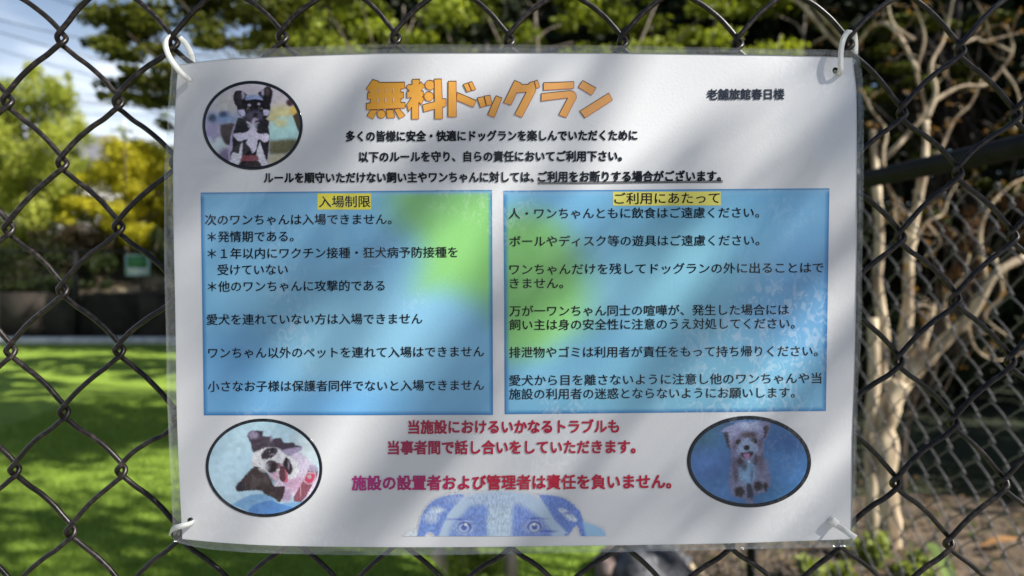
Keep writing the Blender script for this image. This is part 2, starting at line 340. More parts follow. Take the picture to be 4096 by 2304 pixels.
L1 = [((850, 180, 420, 120), (186, 181, 190), 90, 0), ((480, 420, 150, 150), (186, 184, 182), 60, 0), ((380, 640, 240, 90), (128, 155, 196), 60, 0), ((250, 630, 55, 60), (48, 62, 92), 30, 6), ((410, 570, 65, 45), (52, 72, 110), 30, 6),
      ((240, 830, 120, 130), (158, 150, 185), 60, 0), ((330, 1030, 130, 120), (198, 211, 216), 50, 0), ([(365, 720), (570, 710), (570, 990), (440, 1000), (370, 850)], (72, 62, 62), 22, 4), ((450, 1170, 110, 110), (126, 112, 140), 50, 2),
      ((1250, 430, 150, 150), (192, 184, 188), 60, 0), ((1250, 590, 210, 150), (192, 187, 140), 60, 2), ((1450, 510, 80, 80), (196, 168, 92), 40, 2), ((1375, 400, 55, 55), (66, 48, 52), 22, 2),
      ([(1080, 720), (1180, 650), (1400, 600), (1500, 830), (1450, 935), (1080, 945)], (166, 206, 204), 28, 0), ((1240, 690, 90, 60), (190, 188, 140), 50, 2), ([(1415, 590), (1540, 540), (1570, 900), (1500, 820)], (72, 62, 50), 14, 1),
      ([(1080, 950), (1470, 930), (1430, 1080), (1300, 1150), (1080, 1150)], (98, 98, 72), 40, 6), ((1230, 1230, 190, 80), (168, 164, 138), 40, 2),
      ([(560, 740), (520, 880), (500, 1050), (480, 1150), (520, 1290), (620, 1200), (640, 800)], (178, 168, 200), 12),
      ([(620, 620), (570, 780), (540, 900), (545, 1050), (510, 1150), (530, 1260), (600, 1340), (960, 1340), (1040, 1240), (1060, 1130), (1070, 1000), (1080, 880), (1065, 760), (1040, 640)], (32, 30, 36), 10),
      ([(740, 680), (900, 690), (890, 760), (910, 850), (1040, 850), (1078, 900), (1060, 950), (1000, 970), (940, 930), (900, 960), (890, 1070), (830, 1130), (800, 1050), (740, 990), (760, 930), (640, 960), (590, 920), (560, 850), (740, 830), (800, 760)], (206, 201, 221), 10),
      ([(690, 980), (655, 1320), (525, 1290), (545, 1120), (630, 1140), (660, 1010)], (206, 206, 216), 10), ([(940, 970), (1000, 1150), (1045, 1300), (950, 1330), (910, 1200), (890, 1130)], (206, 204, 216), 10),
      ([(690, 1165), (890, 1170), (905, 1245), (670, 1245)], (128, 70, 80), 14), ([(655, 1250), (920, 1250), (940, 1345), (640, 1345)], (38, 25, 28), 10),
      ([(580, 235), (640, 220), (710, 250), (760, 300), (745, 410), (620, 470), (550, 340)], BK, 8), ([(910, 265), (1000, 190), (1050, 160), (1100, 190), (1125, 260), (1095, 420), (1030, 440), (960, 370)], BK, 8),
      ((690, 295, 26, 50), (168, 162, 184), 14), ((980, 250, 20, 45), (168, 164, 190), 14), ((1048, 240, 36, 62), (76, 64, 64), 16), ((640, 300, 40, 60), (54, 46, 52), 20),
      ([(735, 300), (850, 285), (940, 300), (980, 370), (850, 390), (735, 360)], (142, 156, 192), 16),
      ([(615, 420), (700, 380), (850, 350), (980, 370), (1085, 420), (1090, 520), (1060, 600), (1000, 650), (870, 690), (740, 640), (650, 590), (610, 500)], (27, 24, 29), 10),
      ([(622, 508), (710, 505), (725, 580), (690, 605), (640, 560)], (188, 186, 212), 10), ([(985, 495), (1080, 515), (1060, 575), (1000, 582)], (190, 188, 212), 10),
      ((785, 438, 24, 20), (165, 158, 178), 8, 2), ((925, 420, 22, 18), (165, 158, 178), 8, 2), ((768, 500, 27, 25), (104, 98, 90), 6, 1), ((768, 501, 18, 17), (12, 11, 12), 4, 1), ((762, 494, 6, 6), (220, 220, 225), 3, 0),
      ((942, 483, 26, 23), (98, 92, 92), 6, 1), ((942, 484, 18, 16), (12, 11, 12), 4, 1), ((937, 478, 6, 6), (220, 220, 225), 3, 0),
      ((870, 590, 115, 78), (84, 78, 100), 30), ((880, 574, 38, 27), (11, 10, 13), 8, 2), ((872, 566, 10, 6), (110, 108, 125), 5, 0), ((865, 612, 60, 14), (30, 26, 34), 8), ((865, 645, 42, 20), (190, 174, 190), 9, 3)]
L2 = [((700, 350, 500, 200), (178, 208, 226), 150, 0), ((1450, 500, 220, 260), (200, 216, 224), 120, 0), ((350, 900, 300, 250), (176, 206, 222), 150, 0),
      ([(460, 1190), (650, 1090), (760, 1060), (960, 1080), (1060, 1180), (1520, 1130), (1300, 1360), (900, 1360)], (122, 167, 206), 12, 1),
      ([(660, 1270), (760, 1190), (960, 1140), (1060, 1180), (1180, 1210), (1280, 1260), (1100, 1350), (800, 1350)], (84, 134, 194), 10, 1),
      ([(1150, 560), (1330, 540), (1490, 690), (1560, 800), (1560, 1000), (1380, 1140), (1240, 1080), (1060, 1150), (1000, 900), (1120, 800)], (208, 198, 217), 16), ((1240, 920, 130, 110), (196, 160, 186), 60), ((1150, 1080, 70, 80), (170, 150, 175), 30),
      ([(655, 330), (700, 265), (850, 265), (855, 330), (960, 330), (950, 370), (1080, 350), (1120, 410), (1240, 410), (1260, 440), (1340, 460), (1330, 510), (1220, 540), (1180, 580), (1060, 500), (900, 490), (740, 540), (700, 420)], (68, 58, 72), 10),
      ((735, 315, 60, 48), (142, 132, 156), 24), ((960, 360, 16, 40), (140, 130, 155), 12), ([(1090, 505), (1330, 465), (1330, 505), (1190, 575)], (164, 152, 182), 16),
      ([(735, 540), (900, 475), (1040, 480), (1140, 560), (1250, 620), (1320, 750), (1260, 860), (1180, 870), (1000, 880), (900, 760), (730, 740), (715, 630)], (216, 216, 229), 14, 5),
      ((1000, 500, 40, 25), (150, 140, 170), 20), ([(830, 570), (880, 500), (980, 470), (1040, 500), (1000, 580), (900, 625), (840, 612)], (54, 46, 56), 10), ((920, 545, 20, 18), (20, 16, 20), 6, 1), ((928, 540, 8, 8), (190, 190, 200), 4, 0), ((975, 560, 40, 8), (130, 120, 140), 8),
      ([(510, 980), (540, 930), (700, 750), (760, 710), (860, 745), (930, 830), (1000, 960), (1130, 960), (1110, 1090), (1060, 1165), (990, 1110), (880, 1060), (840, 1020), (740, 1010), (540, 1025)], (60, 48, 50), 9), ((580, 965, 58, 52), (38, 34, 46), 24), ((860, 880, 120, 60), (74, 60, 60), 50),
      ([(1100, 680), (1150, 590), (1200, 650), (1232, 750), (1190, 820), (1140, 760)], (48, 38, 46), 10), ((1180, 690, 10, 50), (150, 140, 155), 8),
      ([(930, 790), (1050, 770), (1060, 870), (990, 880)], (204, 172, 192), 12), ((1045, 700, 45, 40), (132, 92, 108), 14), ((965, 712, 78, 80), (46, 36, 40), 10, 3), ((930, 670, 26, 12), (110, 98, 108), 10),
      ([(1070, 720), (1110, 700), (1160, 800), (1165, 880), (1130, 910), (1070, 880), (1058, 780)], (94, 54, 64), 8, 3), ([(1125, 730), (1168, 820), (1165, 900), (1120, 912), (1145, 860)], (194, 100, 122), 7, 2),
      ([(1430, 740), (1550, 770), (1480, 940), (1370, 1130), (1280, 1155), (1240, 1110), (1340, 930)], (132, 78, 92), 8, 3), ([(1440, 700), (1530, 700), (1540, 780), (1430, 770)], (160, 150, 172), 12, 5), ([(1405, 785), (1525, 800), (1475, 935), (1365, 895)], (190, 170, 182), 5, 1), ([(1416, 796), (1512, 808), (1468, 922), (1380, 890)], (188, 68, 100), 5, 1), ((1440, 842, 26, 24), (172, 168, 166), 8, 3), ((1330, 1000, 6, 90), (190, 150, 160), 5, 1)]
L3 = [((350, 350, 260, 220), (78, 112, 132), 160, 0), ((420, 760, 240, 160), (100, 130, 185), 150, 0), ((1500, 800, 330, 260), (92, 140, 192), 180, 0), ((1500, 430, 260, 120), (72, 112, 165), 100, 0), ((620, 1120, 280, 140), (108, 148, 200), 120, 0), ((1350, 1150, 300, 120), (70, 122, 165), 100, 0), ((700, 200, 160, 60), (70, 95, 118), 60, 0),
      ([(770, 560), (760, 800), (748, 1000), (760, 1100), (820, 1190), (940, 1215), (1000, 1300), (1080, 1300), (1080, 1190), (1200, 1140), (1280, 1080), (1320, 1000), (1275, 740), (1230, 640), (1200, 540)], (142, 131, 156), 14, 14),
      ((820, 800, 30, 130), (112, 98, 120), 24, 12), ((1180, 700, 40, 140), (112, 96, 116), 30, 12), ((850, 910, 25, 90), (92, 76, 92), 20, 12), ((1000, 870, 110, 180), (152, 178, 208), 50, 14), ((960, 780, 40, 60), (88, 90, 105), 26, 10), ((1060, 880, 12, 70), (96, 106, 132), 14, 10),
      ([(650, 290), (700, 235), (830, 225), (910, 330), (800, 350), (690, 340)], (160, 148, 178), 14, 10), ([(655, 310), (760, 310), (800, 360), (790, 450), (770, 540), (715, 500), (700, 400)], (60, 48, 56), 12, 10),
      ([(1170, 200), (1240, 140), (1320, 165), (1300, 300), (1230, 430), (1160, 390)], (148, 136, 165), 14, 10), ([(1215, 230), (1290, 215), (1280, 310), (1215, 420), (1180, 380)], (66, 54, 62), 12, 8),
      ([(720, 260), (800, 200), (900, 150), (980, 190), (1060, 155), (1200, 170), (1225, 280), (1190, 430), (1000, 340), (850, 370), (760, 420)], (168, 158, 188), 14, 14), ((960, 220, 60, 60), (192, 188, 208), 30, 12), ((1090, 220, 70, 50), (186, 180, 200), 30, 12),
      ([(755, 400), (850, 350), (1000, 310), (1150, 360), (1225, 480), (1190, 600), (1090, 690), (890, 690), (800, 610), (755, 500)], (150, 138, 165), 14, 12), ((1020, 345, 120, 46), (94, 73, 78), 26, 10), ((820, 480, 30, 60), (110, 92, 110), 24, 10), ((1180, 470, 24, 80), (112, 95, 112), 20, 10),
      ((880, 442, 48, 42), (42, 33, 38), 14, 5), ((1092, 430, 46, 44), (42, 33, 38), 14, 5), ([(900, 450), (1000, 390), (1080, 450), (1145, 540), (1080, 610), (880, 610), (855, 545)], (172, 176, 202), 20, 8), ((905, 425, 7, 7), (200, 200, 210), 3, 0), ((1080, 415, 7, 7), (200, 200, 210), 3, 0),
      ((988, 522, 42, 37), (18, 16, 22), 8, 2), ((980, 508, 14, 6), (110, 110, 130), 5, 0), ([(895, 595), (1072, 570), (1055, 640), (985, 675), (930, 645)], (38, 27, 36), 8, 3), ((990, 628, 46, 34), (204, 132, 168), 8, 2), ((985, 690, 60, 16), (170, 170, 195), 10, 6),
      ((895, 705, 40, 70), (70, 54, 64), 20, 8), ((1112, 695, 34, 75), (70, 54, 64), 18, 8), ([(990, 1000), (1060, 1030), (1080, 1190), (1020, 1290), (990, 1150)], (58, 58, 80), 14, 8),
      ((880, 1110, 102, 105), (154, 144, 168), 14, 10), ((890, 1130, 70, 76), (48, 36, 42), 20, 10), ((1180, 1040, 115, 100), (156, 146, 170), 14, 10), ((1150, 1050, 66, 68), (48, 36, 42), 20, 10), ((1252, 1060, 34, 60), (52, 40, 48), 14, 8), ((1015, 1260, 40, 40), (130, 130, 155), 16, 8)]
oval_picture('dog_picture', 780, 300, 460 / 1666, 833, 729, 725, 642, 36, 0.03, (184, 182, 192), L1, 'oval picture of a black and white puppy sitting', 11)
oval_picture('dog_picture', 780, 1640, 560 / 1764, 869, 729, 733, 617, 31, 0.06, (172, 204, 225), L2, 'oval picture of a black and white dog tilting its head', 12)
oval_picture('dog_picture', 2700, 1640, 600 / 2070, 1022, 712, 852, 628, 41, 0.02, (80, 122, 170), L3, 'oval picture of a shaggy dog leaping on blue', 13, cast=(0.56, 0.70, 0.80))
# the blue dog peeping up from the bottom edge, printed straight on the paper
gx, gy = np.meshgrid(np.linspace(430, 1975, 300), np.linspace(575, 918, 90))
DB = (112, 140, 204)
L4 = [([(560, 925), (480, 925), (450, 905), (540, 870)], (205, 215, 228), 20, 4), ([(540, 930), (570, 800), (600, 720), (680, 640), (790, 606), (895, 603), (880, 645), (790, 745), (740, 850), (705, 930), (640, 885), (590, 930)], DB, 8, 3), ((655, 775, 56, 44), (176, 194, 222), 26, 5), ((700, 720, 50, 24), (190, 204, 226), 18, 4), ((640, 860, 36, 26), (120, 150, 205), 16, 4),
      ([(1470, 603), (1600, 613), (1700, 655), (1785, 740), (1815, 850), (1845, 925), (1790, 925), (1755, 835), (1690, 912), (1640, 895), (1585, 800), (1505, 680)], (108, 136, 204), 8, 3), ([(1610, 712), (1660, 710), (1735, 765), (1755, 805), (1690, 795)], (192, 204, 227), 10, 3), ((1690, 745, 40, 10), (120, 135, 195), 10, 3),
      ([(1800, 805), (1900, 838), (1968, 880), (1968, 930), (1840, 930)], (150, 190, 222), 12, 2),
      ([(705, 930), (745, 830), (800, 730), (880, 645), (1000, 600), (1200, 586), (1400, 600), (1500, 660), (1580, 790), (1625, 930)], (178, 200, 228), 16, 2.4), ((1170, 760, 110, 200), (182, 202, 228), 60, 8), ((1100, 640, 250, 40), (176, 194, 224), 40, 8),
      ([(780, 930), (820, 820), (900, 745), (950, 690), (1080, 690), (1072, 820), (1060, 930)], (124, 152, 212), 26, 3), ([(1265, 930), (1272, 705), (1330, 680), (1420, 740), (1500, 800), (1560, 930)], (124, 150, 212), 26, 3),
      ((900, 850, 80, 58), (160, 180, 220), 20, 3), ((905, 850, 54, 42), (66, 88, 170), 8, 1), ((900, 856, 42, 34), (170, 188, 224), 7, 1), ((902, 852, 22, 22), (84, 104, 180), 7, 1), ((915, 830, 12, 12), (228, 234, 242), 4, 0),
      ((1432, 846, 84, 56), (150, 168, 215), 20, 3), ((1436, 846, 52, 42), (60, 80, 165), 8, 1), ((1436, 852, 40, 34), (190, 204, 230), 7, 1), ((1436, 848, 22, 22), (84, 104, 180), 7, 1), ((1432, 828, 12, 12), (228, 234, 242), 4, 0), ((860, 790, 70, 6), (90, 110, 190), 10, 3), ((1440, 785, 60, 6), (84, 100, 182), 10, 3), ((1540, 880, 50, 8), (80, 98, 180), 10, 3)]
bgc = (205, 207, 209)
img = paint(gx, gy, bgc, L4, seed=21, mottle=0)
d = np.abs(img - ink(bgc)).sum(-1) > 0.03
fq = gridfaces(*gx.shape); keep = d.ravel()[fq].any(1)
img = np.where(d[..., None], img, PAPER_C); S4 = P(1380 + gx * 0.528, 1660 + gy * 0.528, 0.0002)
o = obj('dog_head_print', S4.reshape(-1, 3), fq[keep], M_INK, notice, img.reshape(-1, 3), True); o['label'] = 'pale blue dog head peeping over the bottom edge'

# ---- the two rule panels
def panel(corners, blobs, seed):
    c = np.array(corners, float); nu, nv = 130, 100
    S = coons(np.linspace(c[0], c[1], nu), np.linspace(c[3], c[2], nu), np.linspace(c[0], c[3], nv), np.linspace(c[1], c[2], nv))
    u, v = np.meshgrid(np.linspace(0, 1, nu), np.linspace(0, 1, nv)); X = u * 1000; Y = v * 1000
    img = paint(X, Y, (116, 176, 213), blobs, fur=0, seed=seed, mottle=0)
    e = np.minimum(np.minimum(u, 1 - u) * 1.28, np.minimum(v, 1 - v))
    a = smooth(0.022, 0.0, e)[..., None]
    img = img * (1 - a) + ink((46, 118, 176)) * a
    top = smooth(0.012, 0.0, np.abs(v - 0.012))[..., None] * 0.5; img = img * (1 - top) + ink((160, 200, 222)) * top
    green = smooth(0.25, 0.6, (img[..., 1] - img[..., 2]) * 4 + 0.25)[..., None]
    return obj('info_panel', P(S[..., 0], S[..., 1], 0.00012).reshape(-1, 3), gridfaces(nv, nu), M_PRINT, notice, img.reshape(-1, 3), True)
GRN = (130, 190, 122)
za, zb = 1220 / 1881, 1360 / 2096
A_ = lambda x, y: (780 + x * za, 740 + y * za)
B_ = lambda x, y: (1980 + x * zb, 740 + y * zb)
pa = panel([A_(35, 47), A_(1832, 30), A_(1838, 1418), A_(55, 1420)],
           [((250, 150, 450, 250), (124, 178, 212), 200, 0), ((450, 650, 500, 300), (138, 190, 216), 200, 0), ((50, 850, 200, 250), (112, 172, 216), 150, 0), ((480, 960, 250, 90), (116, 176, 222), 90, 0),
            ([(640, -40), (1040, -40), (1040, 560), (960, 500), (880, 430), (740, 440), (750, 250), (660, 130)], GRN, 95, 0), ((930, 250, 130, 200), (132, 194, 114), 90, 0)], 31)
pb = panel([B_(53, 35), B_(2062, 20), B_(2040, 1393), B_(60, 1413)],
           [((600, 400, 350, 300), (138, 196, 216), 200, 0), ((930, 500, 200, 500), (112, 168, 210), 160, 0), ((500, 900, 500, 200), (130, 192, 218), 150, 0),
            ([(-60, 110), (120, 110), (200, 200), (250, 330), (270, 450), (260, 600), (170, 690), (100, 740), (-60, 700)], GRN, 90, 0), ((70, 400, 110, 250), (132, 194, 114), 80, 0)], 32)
pa['label'] = 'blue and green panel headed entry restrictions'; pb['label'] = 'blue and green panel headed on using the run'

# ---- lettering
def glyphs(text, off):
    c = bpy.data.curves.new('t', 'FONT'); c.body = text; c.fill_mode = 'FRONT'; c.resolution_u = 2; c.offset = off
    o = bpy.data.objects.new('t', c); COL.objects.link(o); bpy.context.view_layer.update()
    me = bpy.data.meshes.new_from_object(o.evaluated_get(bpy.context.evaluated_depsgraph_get()))
    v = np.empty(len(me.vertices) * 3); me.vertices.foreach_get('co', v); f = [tuple(p.vertices) for p in me.polygons]
    bpy.data.objects.remove(o); bpy.data.curves.remove(c); bpy.data.meshes.remove(me)
    return v.reshape(-1, 3)[:, :2], f
class Lettering:
    def __init__(s): s.v = []; s.f = []; s.c = []; s.n = 0
    def line(s, text, p0, p1, h, color, off=0.0, color2=None, slant=0.0, mid=0.38):
        """set a line so that its ink runs from p0 to p1 (photo pixels at half the height of the characters)"""
        v, f = glyphs(text, 0.0); x0, x1 = v[:, 0].min(), v[:, 0].max(); t = (v[:, 0] - x0) / (x1 - x0); p0 = np.array(p0, float); p1 = np.array(p1, float)
        q = p0 + t[:, None] * (p1 - p0); q[:, 1] -= (v[:, 1] - mid) * h; q[:, 0] += (v[:, 1] - mid) * h * slant
        c0 = ink(color); c1 = ink(color2 if color2 is not None else color)
        k = smooth(0, 0.45, t)[:, None]; col = c0 * (1 - k) + c1 * k
        sh = [(0, 0)] if off == 0 else [(-0.6, 0), (0.6, 0.2), (0, -0.5)] if off < 0.01 else [(0, 0), (-off, -off), (off, -off), (-off, off), (off, off)]
        for w, (a, b_) in enumerate(sh): s.put(q + np.array((a, b_)), f, col, 0.0003 + 0.000006 * w)
    def put(s, q, f, c, lift=0.0003):
        s.v.append(P(q[:, 0], q[:, 1], lift)); s.f += [tuple(i + s.n for i in g) for g in f]; s.c.append(np.broadcast_to(c, (len(q), 3))); s.n += len(q)
    def poly(s, pts, color, lift=0.0003):
        pts = np.array(pts, float); s.put(pts, [tuple(range(len(pts)))], ink(color), lift)
    def stroke(s, p0, p1, w, color, lift=0.0003, k=6):
        p0 = np.array(p0, float); p1 = np.array(p1, float); d = (p1 - p0) / np.linalg.norm(p1 - p0); nn = np.array((-d[1], d[0])) * w / 2
        t = np.linspace(0, 1, k)[:, None]; a = p0 + (p1 - p0) * t; q = np.concatenate([a + nn, a - nn])
        s.put(q, [(i, i + 1, k + i + 1, k + i) for i in range(k - 1)], ink(color), lift)
    def build(s, name, parent):
        o = obj(name, np.concatenate(s.v), s.f, M_INK, notice, np.concatenate(s.c)); o.parent = parent; return o
INK = (20, 22, 28)
L = Lettering(); z = 2000 / 2576; C_ = lambda x, y: (1000 + x * z, 500 + y * z)
L.line('多くの皆様に安全・快適にドッグランを楽しんでいただくために', C_(495, 58), C_(1995, 52), 45, INK, 1.5)
L.line('以下のルールを守り、自らの責任においてご利用下さい。', C_(562, 164), C_(1915, 159), 45, INK, 1.5)
L.line('ルールを順守いただけない飼い主やワンちゃんに対しては、', C_(72, 272), C_(1462, 267), 45, INK, 1.5)
L.line('ご利用をお断りする場合がございます。', C_(1485, 266), C_(2425, 262), 45, INK, 1.5)
for k in (0, 7): L.stroke(C_(1483, 296 + k), C_(2436, 287 + k), 3.0, INK, k=30)
L.line('老舗旅館春日楼', (2829, 378), (3137, 376), 46, (42, 48, 62), 1.2)
L.build('header_lettering', notice)
L = Lettering(); z2 = 1360 / 2576; D_ = lambda x, y: (1380 + x * z2, 1660 + y * z2)
RED = (172, 24, 58)
L.line('当施設におけるいかなるトラブルも', D_(482, 92), D_(2075, 85), 58, (166, 26, 66), 1.7, RED)
L.line('当事者間で話し合いをしていただきます。', D_(328, 248), D_(2200, 240), 58, (160, 30, 78), 1.7, RED)
L.line('施設の設置者および管理者は責任を負いません。', D_(55, 516), D_(2470, 503), 62, (172, 34, 120), 1.8, (176, 20, 56))
L.build('red_lettering', notice)
L = Lettering()
L.stroke(A_(755, 102), A_(1086, 102), 65, (222, 212, 78), 0.0002, 40)
L.line('入場制限', A_(765, 103), A_(1080, 101), 50, INK, 0.004)
h = 47
for t, x0, x1, y0, y1 in (('次のワンちゃんは入場できません。', 62, 1212, 215, 210), ('＊発情期である。', 78, 608, 319, 316), ('＊１年以内にワクチン接種・狂犬病予防接種を', 78, 1620, 423, 413),
                          ('受けていない', 140, 572, 523, 521), ('＊他のワンちゃんに攻撃的である', 80, 1170, 626, 620), ('愛犬を連れていない方は入場できません', 72, 1402, 830, 824),
                          ('ワンちゃん以外のペットを連れて入場はできません', 82, 1782, 1036, 1027), ('小さなお子様は保護者同伴でないと入場できません', 80, 1782, 1242, 1234)):
    L.line(t, A_(x0, y0), A_(x1, y1), h, INK, 0.004)
L.build('panel_lettering', pa)
L = Lettering()
L.stroke(B_(727, 85), B_(1392, 83), 56, (222, 214, 110), 0.0002, 60)
L.line('ご利用にあたって', B_(737, 83), B_(1385, 79), 50, INK, 0.004)
for t, x0, x1, y0, y1 in (('人・ワンちゃんともに飲食はご遠慮ください。', 85, 1628, 176, 169), ('ボールやディスク等の遊具はご遠慮ください。', 90, 1630, 347, 340), ('ワンちゃんだけを残してドッグランの外に出ることはで', 90, 2025, 520, 509),
                          ('きません。', 92, 420, 606, 605), ('万が一ワンちゃん同士の喧嘩が、発生した場合には', 90, 1812, 777, 768), ('飼い主は身の安全性に注意のうえ対処してください。', 88, 1848, 862, 853),
                          ('排泄物やゴミは利用者が責任をもって持ち帰りください。', 88, 1990, 1032, 1023), ('愛犬から目を離さないように注意し他のワンちゃんや当', 88, 2012, 1205, 1190), ('施設の利用者の迷惑とならないようにお願いします。', 88, 1848, 1289, 1279)):
    L.line(t, B_(x0, y0), B_(x1, y1), h, INK, 0.004)
L.build('panel_lettering', pb)
# the big orange title, cut stroke by stroke
L = Lettering(); T_ = lambda p: [(1400 + x * 0.42702, 280 + y * 0.42702) for x, y in p]
circ = lambda cx, cy, r: [(cx + r * math.cos(a), cy + r * math.sin(a)) for a in np.linspace(0, 2 * math.pi, 24, endpoint=False)]
TITLE = [[(213, 86), (272, 106), (272, 116), (512, 112), (515, 172), (475, 176), (478, 206), (503, 206), (505, 262), (478, 264), (478, 303), (518, 303), (518, 355), (152, 373), (152, 310), (190, 308), (192, 272), (163, 274), (165, 210), (190, 208), (150, 178)],
         [(192, 374), (258, 371), (215, 460), (157, 430)], circ(293, 412, 40), [(338, 372), (405, 370), (422, 447), (347, 450)], [(412, 368), (460, 358), (520, 425), (462, 458)],
         [(583, 86), (655, 84), (650, 130), (665, 108), (705, 150), (668, 192), (690, 198), (690, 245), (675, 247), (695, 268), (668, 328), (645, 300), (645, 460), (578, 460), (578, 345), (550, 393), (530, 325), (575, 258), (532, 262), (532, 200), (555, 198), (528, 165), (533, 145), (548, 135), (583, 135)],
         circ(748, 140, 46), circ(738, 246, 45), [(788, 84), (858, 82), (866, 268), (901, 268), (901, 340), (868, 345), (868, 458), (793, 458), (793, 365), (690, 393), (678, 325), (793, 295)],
         [(920, 104), (996, 104), (998, 440), (918, 440)], [(1003, 208), (1183, 285), (1157, 350), (998, 282)], [(1060, 135), (1105, 118), (1136, 192), (1095, 207)], [(1109, 118), (1143, 106), (1180, 182), (1139, 192)],
         [(1190, 262), (1250, 247), (1275, 335), (1222, 352)], [(1257, 243), (1315, 237), (1332, 322), (1280, 335)], [(1368, 240), (1425, 263), (1353, 445), (1288, 420)],
         [(1542, 95), (1608, 125), (1605, 135), (1677, 132), (1678, 118), (1722, 104), (1740, 170), (1737, 205), (1610, 445), (1541, 415), (1652, 205), (1563, 213), (1508, 330), (1438, 305)], [(1727, 103), (1757, 94), (1780, 160), (1743, 171)],
         [(1812, 118), (2098, 108), (2098, 172), (1812, 190)], [(1792, 220), (2060, 192), (2095, 200), (2118, 225), (2122, 260), (2025, 447), (1955, 420), (2040, 260), (1790, 292)],
         [(2180, 98), (2306, 168), (2263, 237), (2138, 160)], [(2425, 214), (2460, 282), (2200, 450), (2152, 385)]]
for q, p in enumerate(TITLE):
    w = np.mean([a[0] for a in p]) / 2500; L.poly(T_(p), (222 + 6 * w, 160 + 2 * w, 58 + 46 * w), 0.0002 + 0.000004 * q)
    for a, b_ in zip(p, p[1:] + p[:1]):
        up = (b_[0] - a[0]) * 0.6 - (b_[1] - a[1]) * 0.8 > 0
        L.stroke(*T_([a, b_]), 2.6 if up else 1.7, (74, 52, 34) if up else (168, 74, 52), 0.00032, 3)
for x, y0, y1, w in ((203, 182, 206, 5), (270, 176, 208, 6), (334, 176, 210, 6), (406, 168, 208, 7), (262, 264, 302, 10), (334, 258, 304, 12), (407, 258, 302, 9)):
    L.stroke(*T_([(x, y0), (x, y1)]), w * 0.427, (205, 190, 190), 0.00036, 2)
L.build('title_lettering', notice)
# ---------------------------------------------------------------- chain link fences
NODES = {(0, 0): (155, 100), (2, 0): (437, 110), (4, 0): (711, 95), (6, 0): (996, 97), (8, 0): (1282, 102), (10, 0): (1567, 105), (12, 0): (1857, 108), (14, 0): (2135, 107), (16, 0): (2417, 122),
         (-1, -1): (19, 258), (1, -1): (298, 260), (15, -1): (2270, 280), (17, -1): (2555, 285), (0, -2): (157, 415), (16, -2): (2410, 430), (-1, -3): (22, 579), (1, -3): (298, 575), (15, -3): (2265, 592), (17, -3): (2549, 590),
         (0, -4): (158, 733), (16, -4): (2405, 747), (-1, -5): (27, 887), (1, -5): (300, 885), (15, -5): (2260, 904), (17, -5): (2542, 904), (0, -6): (161, 1041), (16, -6): (2399, 1058), (-1, -7): (37, 1186), (1, -7): (305, 1187),
         (15, -7): (2253, 1211), (17, -7): (2525, 1213), (0, -8): (177, 1341), (16, -8): (2387, 1363), (2, -8): (449, 1347), (14, -8): (2112, 1358)}
ij = np.array(list(NODES)); wp = np.array([vy(*p, 0.0) for p in NODES.values()])
A = np.c_[np.ones(len(ij)), ij, ij[:, 0] * ij[:, 1]]
fx = np.linalg.lstsq(A, wp[:, 0], rcond=None)[0]; fz = np.linalg.lstsq(A, wp[:, 2], rcond=None)[0]
def node(i, j):
    if (i, j) in NODES: p = vy(*NODES[(i, j)], 0.0); return np.array((p[0], p[2]))
    a = np.array((1, i, j, i * j)); g = np.random.default_rng((i + 60) * 997 + j + 300); w = g.normal(0, 0.0011, 2)
    return np.array((a @ fx, a @ fz)) + w
def wire_path(k, j0, j1, nodef, R, hook=1.0, bow=0.0010, hookz=1.0):
    """one wire of the weave, zigzag between columns k and k+1: over the front going up to the right, hooked, back behind"""
    pts = []
    LB = [(1.2, 2.8, -1), (-1.3, -0.2 + 0.9, -0.55), (-2.2, 0, 0)]
    js = [j for j in range(j0, j1 + 1)]
    for j in js:
        if (k + j) % 2 == 0:                           # left bend at node (k, j): from the back strand to the front one
            n = nodef(k, j)
            o = [(8.0, -10.2, -1), (1.3, -4.6, -1), (-1.3, -2.7, -0.7), (-2.2, -0.5, 0), (-1.8, 1.7, 0.7), (0.6, 4.4, 1), (6.0, 10.6, 1)]
        else:                                          # right bend at node (k+1, j): from front to back
            n = nodef(k + 1, j)
            o = [(-8.0, -10.2, 1), (-1.3, -4.6, 1), (1.3, -2.7, 0.7), (2.2, -0.5, 0), (1.8, 1.7, -0.7), (-0.6, 4.4, -1), (-6.0, 10.6, -1)]
        pts.append([(n[0] + a * 0.001 * hook, -R * c, n[1] + b * 0.001 * hook * hookz) for a, b, c in o])
    out = []
    for q, s in enumerate(pts):
        if out:
            a, b = np.array(out[-1]), np.array(s[0]); d = b - a; nn = np.array((-abs(d[2]), 0, abs(d[0]))); nn = nn / np.linalg.norm(nn)
            if d[0] < 0: nn = np.array((abs(nn[0]), 0, nn[2]))
            g = np.random.default_rng(abs(k) * 131 + q + 5000); f = 0.7 + 0.6 * g.random()
            for t in (0.3, 0.7): out.append(tuple(a + d * t + nn * bow * f * 0.9))
        out += s
    return np.array(out)
mb = MB()
for k in range(-14, 31):
    mb.tube(crom(wire_path(k, -22, 12, node, 0.00215), 4), 0.00162, 12)
mesh_fence = mb.build('chain_link_fence', M_WIRE, None, True)
tag(mesh_fence, 'dark brown coated chain link fence that the notice is tied to', 'fence')
